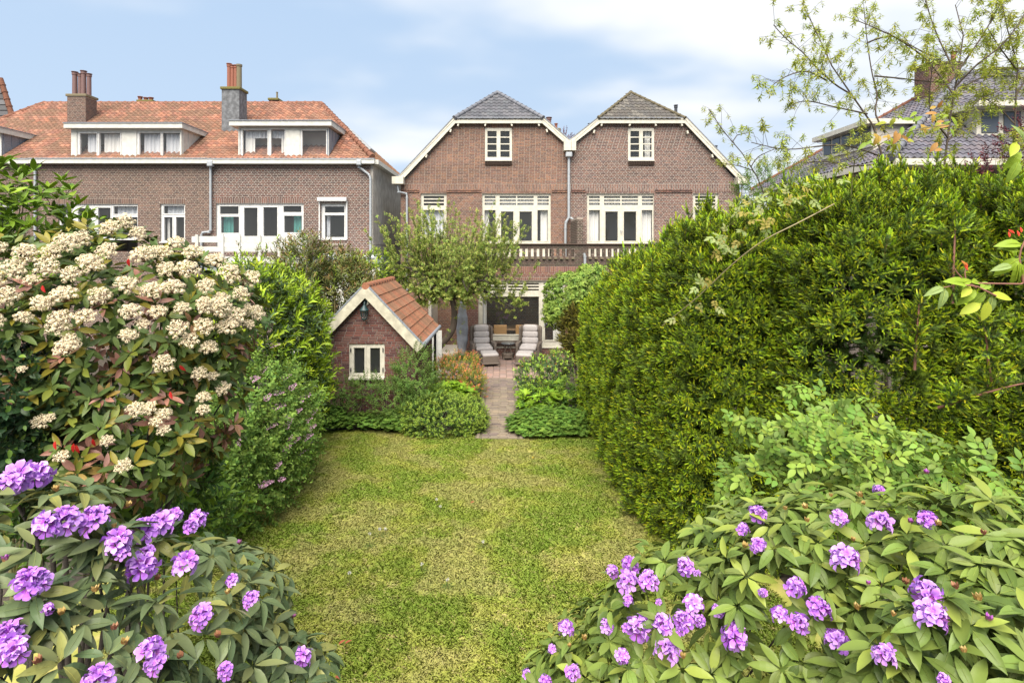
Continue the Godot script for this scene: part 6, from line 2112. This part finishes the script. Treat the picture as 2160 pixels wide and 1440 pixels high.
func right_trees() -> void:
	var r := rnd(701)
	var pr := []
	for k in 3:
		pr.append(spray(r, 12, 0.09, 0.075, 0.022, 0.8, [L(0.36, 0.42, 0.09), L(0.40, 0.45, 0.10)], [L(0.46, 0.48, 0.12), L(0.38, 0.42, 0.09)], 0.4, M.leaf_soft, 2, Color(0.14, 0.10, 0.06), 0.5))
	open_tree("slender tree forking low and leaning away from the dark roof, behind the yew", [[[1866, 400, 0], [1858, 312, 0], [1844, 267, 0], [1806, 212, 0.1], [1761, 149, 0.2], [1740, 108, 0.2], [1719, 59, 0.3], [1692, 5, 0.3]], [[1795, 198, 0.1], [1761, 177, 0], [1722, 142, -0.2], [1695, 111, -0.3], [1660, 83, -0.4], [1632, 52, -0.5]], [[1868, 280, 0], [1847, 240, 0.1], [1851, 201, 0.3], [1840, 153, 0.4], [1830, 87, 0.4], [1823, 15, 0.4]], [[1745, 170, 0], [1700, 150, -0.4], [1650, 165, -0.6], [1625, 185, -0.7]], [[1860, 330, 0], [1800, 310, -0.3], [1747, 306, -0.5], [1660, 315, -0.7], [1585, 300, -0.8]], [[1830, 240, 0], [1760, 225, -0.3], [1700, 212, -0.4], [1672, 222, -0.5]], [[1845, 160, 0.3], [1900, 165, 0.2], [1960, 172, 0], [2010, 175, -0.2]], [[1830, 90, 0.3], [1880, 75, 0.1], [1930, 100, 0], [1990, 130, -0.3]], [[1858, 345, 0], [1800, 350, 0.2], [1740, 340, 0.4], [1690, 345, 0.5]]], 9.0, 702, 0.036, pr)
	open_tree("slender upright tree standing in front of the chimney of the dark roof", [[[1990, 400, 0], [1995, 330, 0], [2002, 278, 0], [2011, 208, 0], [2021, 153, 0], [2035, 90, 0], [2016, 10, 0.2]], [[2014, 185, 0], [2066, 132, -0.2], [2108, 101, -0.3], [2149, 52, -0.4], [2170, 10, -0.4]], [[2022, 150, 0], [2070, 80, 0.2], [2100, 28, 0.3], [2122, -20, 0.4]], [[2011, 205, 0], [2060, 168, 0.3], [2120, 160, 0.5], [2170, 165, 0.6]], [[2020, 160, 0], [1985, 90, 0.3], [1965, 40, 0.4], [1950, -10, 0.5]], [[2013, 200, 0], [1960, 130, 0.2], [1900, 85, 0.1], [1850, 60, 0], [1800, 40, 0]], [[2000, 290, 0], [1965, 240, -0.3], [1962, 190, -0.4], [1968, 140, -0.5]], [[1998, 300, 0], [2030, 260, 0.2], [2060, 215, 0.3], [2110, 190, 0.4]]], 8.4, 703, 0.036, pr)
	open_tree("slender tree standing beyond the upright one, beside the front dormer of the dark roof", [[[2135, 390, 0], [2140, 300, 0], [2143, 222, 0], [2150, 146, 0], [2136, 104, 0], [2122, 42, 0], [2110, -10, 0]], [[2145, 200, 0], [2180, 140, 0], [2200, 100, 0]], [[2140, 260, 0], [2100, 220, 0.2], [2060, 200, 0.3]], [[2148, 150, 0], [2110, 100, -0.2], [2085, 60, -0.3]]], 8.8, 704, 0.03, pr)
	open_tree("thin bent sapling with few leaf tufts in front of the red gable", [[[1618, 410, 0], [1608, 390, 0], [1591, 362, 0], [1567, 324, 0], [1542, 296, 0], [1518, 265, 0], [1495, 230, 0]], [[1585, 352, 0], [1600, 330, 0], [1640, 312, 0]], [[1545, 300, 0], [1555, 285, 0], [1580, 280, 0]], [[1590, 360, 0], [1560, 350, 0], [1530, 345, 0]]], 9.6, 705, 0.022, pr, 0.55)
# ---------------------------------------------------------------- roses
func roses() -> void:
	var r := rnd(801)
	var gl := [L(0.12, 0.20, 0.035), L(0.16, 0.25, 0.04), L(0.20, 0.29, 0.045), L(0.10, 0.17, 0.035)]
	var meshes := []
	for k in 5:
		meshes.append(pinnate(r, 2 + k % 2, 0.06, 0.032, [gl[k % 4]], M.leaf))
	var el := [E(1890, 1020, 3.7, 0.68, 0.3, 0.4), E(1760, 960, 4.0, 0.5, 0.25, 0.35), E(2060, 1060, 3.4, 0.42, 0.28, 0.35), E(1640, 1040, 3.9, 0.35, 0.25, 0.3)]
	var t := thing("rambling_rose", "rambling rose with light green leaflets growing through the rhododendron below the yew", "climber", Vector3(2.6, 0, -3.9))
	var list := []
	for p in surf(el, 560, r, 0.3, -0.7, 0.3, 3.0):
		list.append(Transform3D(aim((p[1] * 0.5 + rdir(r) * 0.7 + Vector3(0, -0.1, 0)), Vector3.UP + Vector3.BACK * 0.5).scaled(Vector3.ONE * r.randf_range(0.8, 1.2)), p[0]))
	# sprays climbing into the dark gap of the yew
	for q in [[1690, 830, 5.0], [1720, 850, 5.0], [1700, 880, 4.9], [1740, 885, 4.8], [1780, 860, 4.9], [1800, 870, 4.8], [1680, 810, 5.1], [1760, 900, 4.6], [1560, 880, 4.8], [1600, 900, 4.8], [1820, 845, 4.9], [1560, 920, 4.8], [1660, 890, 4.8]]:
		for k in 5:
			list.append(Transform3D(aim(rdir(r) + Vector3(0, -0.3, 0), Vector3.UP + Vector3.BACK).scaled(Vector3.ONE * r.randf_range(0.9, 1.4)), P(q[0], q[1], q[2]) + rdir(r) * 0.07))
	big_leaves(t, list, meshes, r, "leaf", 300)
	stems(t, Vector3(2.6, 0, -4.0), el, 10, 0.009, r, M.stem_green)
	# the long cane over the yew
	var cane := []
	for q in [[1500, 770, 6.9], [1397, 687, 7.0], [1469, 629, 6.5], [1541, 561, 6.2], [1606, 510, 6.0], [1684, 470, 5.9], [1760, 430, 6.0]]:
		cane.append(P(q[0], q[1], q[2]))
	t = thing("climbing_rose", "long bare rose cane with a few leaves arching across the yew hedge", "climber", Vector3(2.2, 0, -6.6))
	var mb := MB.new()
	mb.tube(bend(cane.slice(1), 20), taper(0.005, 0.0075, 20), 6)
	part(t, "cane", mb, M.stem_tan)
	list = []
	for k in 60:
		var q: Array = [[1560, 450], [1600, 440], [1640, 430], [1520, 480], [1620, 470], [1500, 500], [1580, 500], [1540, 520], [1490, 640], [1440, 660], [1480, 600], [1660, 410], [1700, 400], [1530, 545], [1740, 380], [1570, 430]][k % 16]
		list.append(Transform3D(aim(rdir(r) + Vector3(-0.3, 0, 0.3), Vector3.UP + Vector3.BACK).scaled(Vector3.ONE * r.randf_range(0.8, 1.2)), P(q[0] + r.randf_range(-22, 22), q[1] + r.randf_range(-18, 18), r.randf_range(5.9, 6.5))))
	var pm := []
	for k in 3:
		pm.append(pinnate(r, 2, 0.06, 0.03, [L(0.15, 0.21, 0.08), L(0.22, 0.26, 0.09), L(0.25, 0.22, 0.05)], M.leaf))
	for x in list:
		inst(t, "leaf", pm[r.randi() % 3], x)
	# near cane at the right edge with red young tips
	t = thing("rose_branch", "close rose branch with lime leaves and a red growing tip in front of the yew", "climber", P(2250, 570, 1.7) * Vector3(1, 0, 1))
	mb = MB.new()
	mb.tube(bend([Vector3(P(2350, 560, 1.75).x, 0, -1.75), P(2300, 700, 1.75), P(2240, 560, 1.75), P(2160, 596, 1.7), P(2102, 624, 1.68), P(2068, 609, 1.68), P(2043, 597, 1.7)], 24), taper(0.006, 0.0025, 24), 7)
	mb.tube(bend([P(2102, 624, 1.68), P(2060, 603, 1.68), P(2025, 600, 1.68), P(1992, 606, 1.68)], 8), taper(0.003, 0.0014, 8), 6)
	mb.tube(bend([P(2060, 607, 1.69), P(2038, 590, 1.7), P(2036, 575, 1.7), P(2040, 560, 1.7)], 8), taper(0.003, 0.0012, 8), 6)
	mb.tube(bend([P(2030, 586, 1.7), P(2020, 575, 1.7), P(2012, 562, 1.7)], 6), taper(0.0025, 0.0012, 6), 6)
	mb.tube(bend([P(2160, 596, 1.7), P(2150, 540, 1.7), P(2165, 500, 1.7), P(2190, 470, 1.7)], 8), taper(0.004, 0.0015, 8), 6)
	part(t, "cane", mb, M.stem_red)
	var lm := leaf_meshes(0.055, 0.026, [L(0.24, 0.34, 0.03), L(0.20, 0.30, 0.04), L(0.30, 0.36, 0.04), L(0.22, 0.30, 0.10)], M.leaf, 0.3, 0.35, 0.12, 5, 33)
	for q in [[1992, 606, -1, -0.2], [1994, 608, -0.4, -1.1], [2000, 606, 0.1, -1.0], [2020, 600, 0.6, 0.3], [2040, 600, -0.6, 0.3], [2048, 604, -0.7, -0.5], [2060, 612, -0.9, -0.6], [2068, 610, 0.7, 0.4], [2080, 616, -0.6, -0.7], [2090, 620, 0.9, -0.2], [2095, 622, -0.2, -1.0], [2050, 596, 1, 0.2], [2070, 640, -0.9, -0.5], [2085, 635, -0.2, -1], [2150, 545, -0.8, -0.6], [2148, 550, 0.0, -1], [2152, 555, 0.4, -1], [2150, 530, -0.9, 0.4], [2155, 515, -0.9, 0.2], [2160, 520, 0.5, -0.5], [2135, 560, -1, 0.0], [2145, 300, -0.6, -0.8], [2155, 320, -0.7, -0.7], [2150, 340, -0.5, -1], [2160, 300, -0.3, 0.6]]:
		inst(t, "leaf", lm[r.randi() % 5], Transform3D(aim(Vector3(q[2], q[3], r.randf_range(-0.2, 0.5)), Vector3.UP * 0.7 + Vector3.BACK).scaled(Vector3.ONE * r.randf_range(0.9, 1.25)), P(q[0], q[1], 1.69)))
	var rm := leaf_meshes(0.02, 0.008, [L(0.45, 0.05, 0.03), L(0.42, 0.16, 0.04)], M.leaf, 0.4, 0.2, 0.1, 2, 34)
	for q in [[2040, 560], [2038, 566], [2042, 570], [2150, 498], [2140, 492], [2130, 500], [2155, 490]]:
		inst(t, "young_leaf", rm[r.randi() % 2], Transform3D(aim(Vector3(-0.3, 0.8, 0.1) + rdir(r) * 0.5, Vector3.BACK), P(q[0], q[1], 1.7)))
	# another shoot, in front of the dark roof
	t = thing("rose_shoot", "rose shoot with orange and lime leaves in front of the dark roof", "climber", Vector3(PX(1790, 6.2), 0, -6.6))
	mb = MB.new()
	mb.tube(bend([Vector3(PX(1790, 6.2), 0, -6.6), P(1795, 420, 6.2), P(1815, 336, 5.7), P(1846, 312, 5.5), P(1886, 287, 5.4), P(1945, 270, 5.3), P(2004, 263, 5.3)], 24), taper(0.009, 0.004, 24), 6)
	part(t, "cane", mb, M.stem_green)
	lm = leaf_meshes(0.08, 0.036, [L(0.20, 0.28, 0.03), L(0.27, 0.30, 0.04), L(0.34, 0.24, 0.05), L(0.17, 0.26, 0.03), L(0.36, 0.19, 0.06)], M.leaf, 0.25, 0.3, 0.12, 5, 35)
	for k in 46:
		var q: Array = [[1850, 300], [1870, 285], [1900, 280], [1880, 300], [1915, 262], [1930, 275], [1950, 265], [1970, 262], [1985, 255], [2000, 262], [1940, 245], [1965, 240], [1985, 235], [1880, 250], [1900, 258], [2000, 245], [1845, 275], [1975, 310], [1905, 300], [1830, 290]][k % 20]
		inst(t, "leaf", lm[(k * 7) % 5], Transform3D(aim(Vector3(r.randf_range(-1, 1), r.randf_range(-1.2, 0.5), r.randf_range(-0.2, 0.6)), Vector3.UP * 0.7 + Vector3.BACK).scaled(Vector3.ONE * r.randf_range(0.9, 1.5)), P(q[0], q[1], 5.35) + rdir(r) * 0.05))
# ---------------------------------------------------------------- sky
func sky_image() -> Image:
	var w := 1024
	var h := 512
	var im := Image.create(w, h, false, Image.FORMAT_RGBF)
	var f := FastNoiseLite.new()
	f.seed = 7
	f.frequency = 1.0
	f.fractal_octaves = 5
	for y in h:
		var el := PI * (0.5 - (y + 0.5) / h)
		for x in w:
			var az := TAU * (x + 0.5) / w
			var d := Vector3(sin(az) * cos(el), sin(el), -cos(az) * cos(el)) * Vector3(-1, 1, -1) # the middle of the picture looks along -z
			var up := maxf(d.y, 0.0)
			var blue := Color(0.54, 0.65, 0.77).lerp(Color(0.34, 0.48, 0.69), clampf(pow(up, 0.6) * 1.25, 0, 1))
			var k := up + 0.22
			var q := Vector3(d.x / k, 0.0, d.z / k)
			var n := f.get_noise_3d(q.x * 0.45 + 3.1, 0.7, q.z * 0.8 + 1.7) + 0.4 * f.get_noise_3d(q.x * 1.3, 5.0, q.z * 2.6)
			var cover := smoothstep(-0.3, 0.42, n + 0.24 * sin(az * 2.0 - 0.55) + 0.0)
			var c := blue.lerp(Color(0.82, 0.83, 0.84), cover * 0.9)
			c = c.lerp(Color(0.66, 0.73, 0.80), smoothstep(0.2, 0.0, up) * 0.4)
			im.set_pixel(x, y, c if d.y > -0.02 else Color(0.30, 0.30, 0.26))
	return im
func _ready() -> void:
	var cam := Camera3D.new()
	cam.name = "camera"
	cam.projection = Camera3D.PROJECTION_FRUSTUM
	cam.near = 0.1
	cam.far = 400.0
	cam.size = 1440.0 / F * cam.near
	cam.frustum_offset = Vector2(1080.0 - VX, -(720.0 - VY)) / F * cam.near
	cam.position = Vector3(0, H, 0)
	add_child(cam)
	cam.current = true
	var env := Environment.new()
	env.background_mode = Environment.BG_SKY
	env.sky = Sky.new()
	var pan := PanoramaSkyMaterial.new()
	pan.panorama = ImageTexture.create_from_image(sky_image())
	env.sky.sky_material = pan
	env.background_energy_multiplier = 0.46
	env.tonemap_mode = Environment.TONE_MAPPER_LINEAR
	env.tonemap_exposure = 2.85
	env.sdfgi_enabled = true
	env.ssao_enabled = true
	env.ssil_enabled = true
	var we := WorldEnvironment.new()
	we.name = "environment"
	we.environment = env
	add_child(we)
	var sun := DirectionalLight3D.new()
	sun.name = "sun"
	sun.light_energy = 1.15
	sun.light_color = Color(1.0, 0.96, 0.90)
	sun.light_angular_distance = 55.0
	sun.shadow_enabled = true
	sun.rotation_degrees = Vector3(-54, -10, 0)
	add_child(sun)
	materials()
	more_materials()
	unit_brick = brick_mesh()
	M.truss_far = truss_mesh(rnd(5), [L(0.35, 0.10, 0.35), L(0.45, 0.2, 0.45)], 8)
	ground()
	paving()
	left_row()
	gable_house(0)
	gable_house(1)
	extension()
	right_house()
	shed()
	yew()
	photinia()
	left_shrubs()
	rhododendrons()
	fruit_tree()
	right_trees()
	furniture()
	middle_plants()
	roses()
func more_materials() -> void:
	mat("mortar_old", L(0.16, 0.13, 0.11), 0.95)
	mat("brick_dark", L(0.10, 0.065, 0.05), 0.95, noise_tex(0.07, 0.55, 1.0, 3), 2.0)
	mat("ridge_clay", L(0.30, 0.125, 0.075), 0.9, noise_tex(0.025, 0.5, 1.0, 4), 1.2)
	mat("ridge_shed", L(0.38, 0.155, 0.085), 0.9, noise_tex(0.028, 0.65, 1.0, 4), 1.5)
	mat("ridge_grey", L(0.12, 0.125, 0.145), 0.4)
	mat("ridge_moss", L(0.20, 0.17, 0.10), 0.95, noise_tex(0.03, 0.45, 1.0, 4), 2.0)
	mat("black_pot", L(0.03, 0.035, 0.045), 0.5)
	mat("window_dark", L(0.06, 0.07, 0.085), 0.06)
	mat("stem_tan", L(0.24, 0.20, 0.10), 0.7)
	var g := Gradient.new()
	g.set_color(0, Color(0.50, 0.53, 0.22))
	g.set_color(1, Color(0.70, 0.64, 0.42))
	g.add_point(0.45, Color(0.60, 0.60, 0.29))
	var t := noise_tex(0.012, 0, 1, 5)
	t.color_ramp = g
	mat("lawn", Color.WHITE, 1.0, t, 0.45)
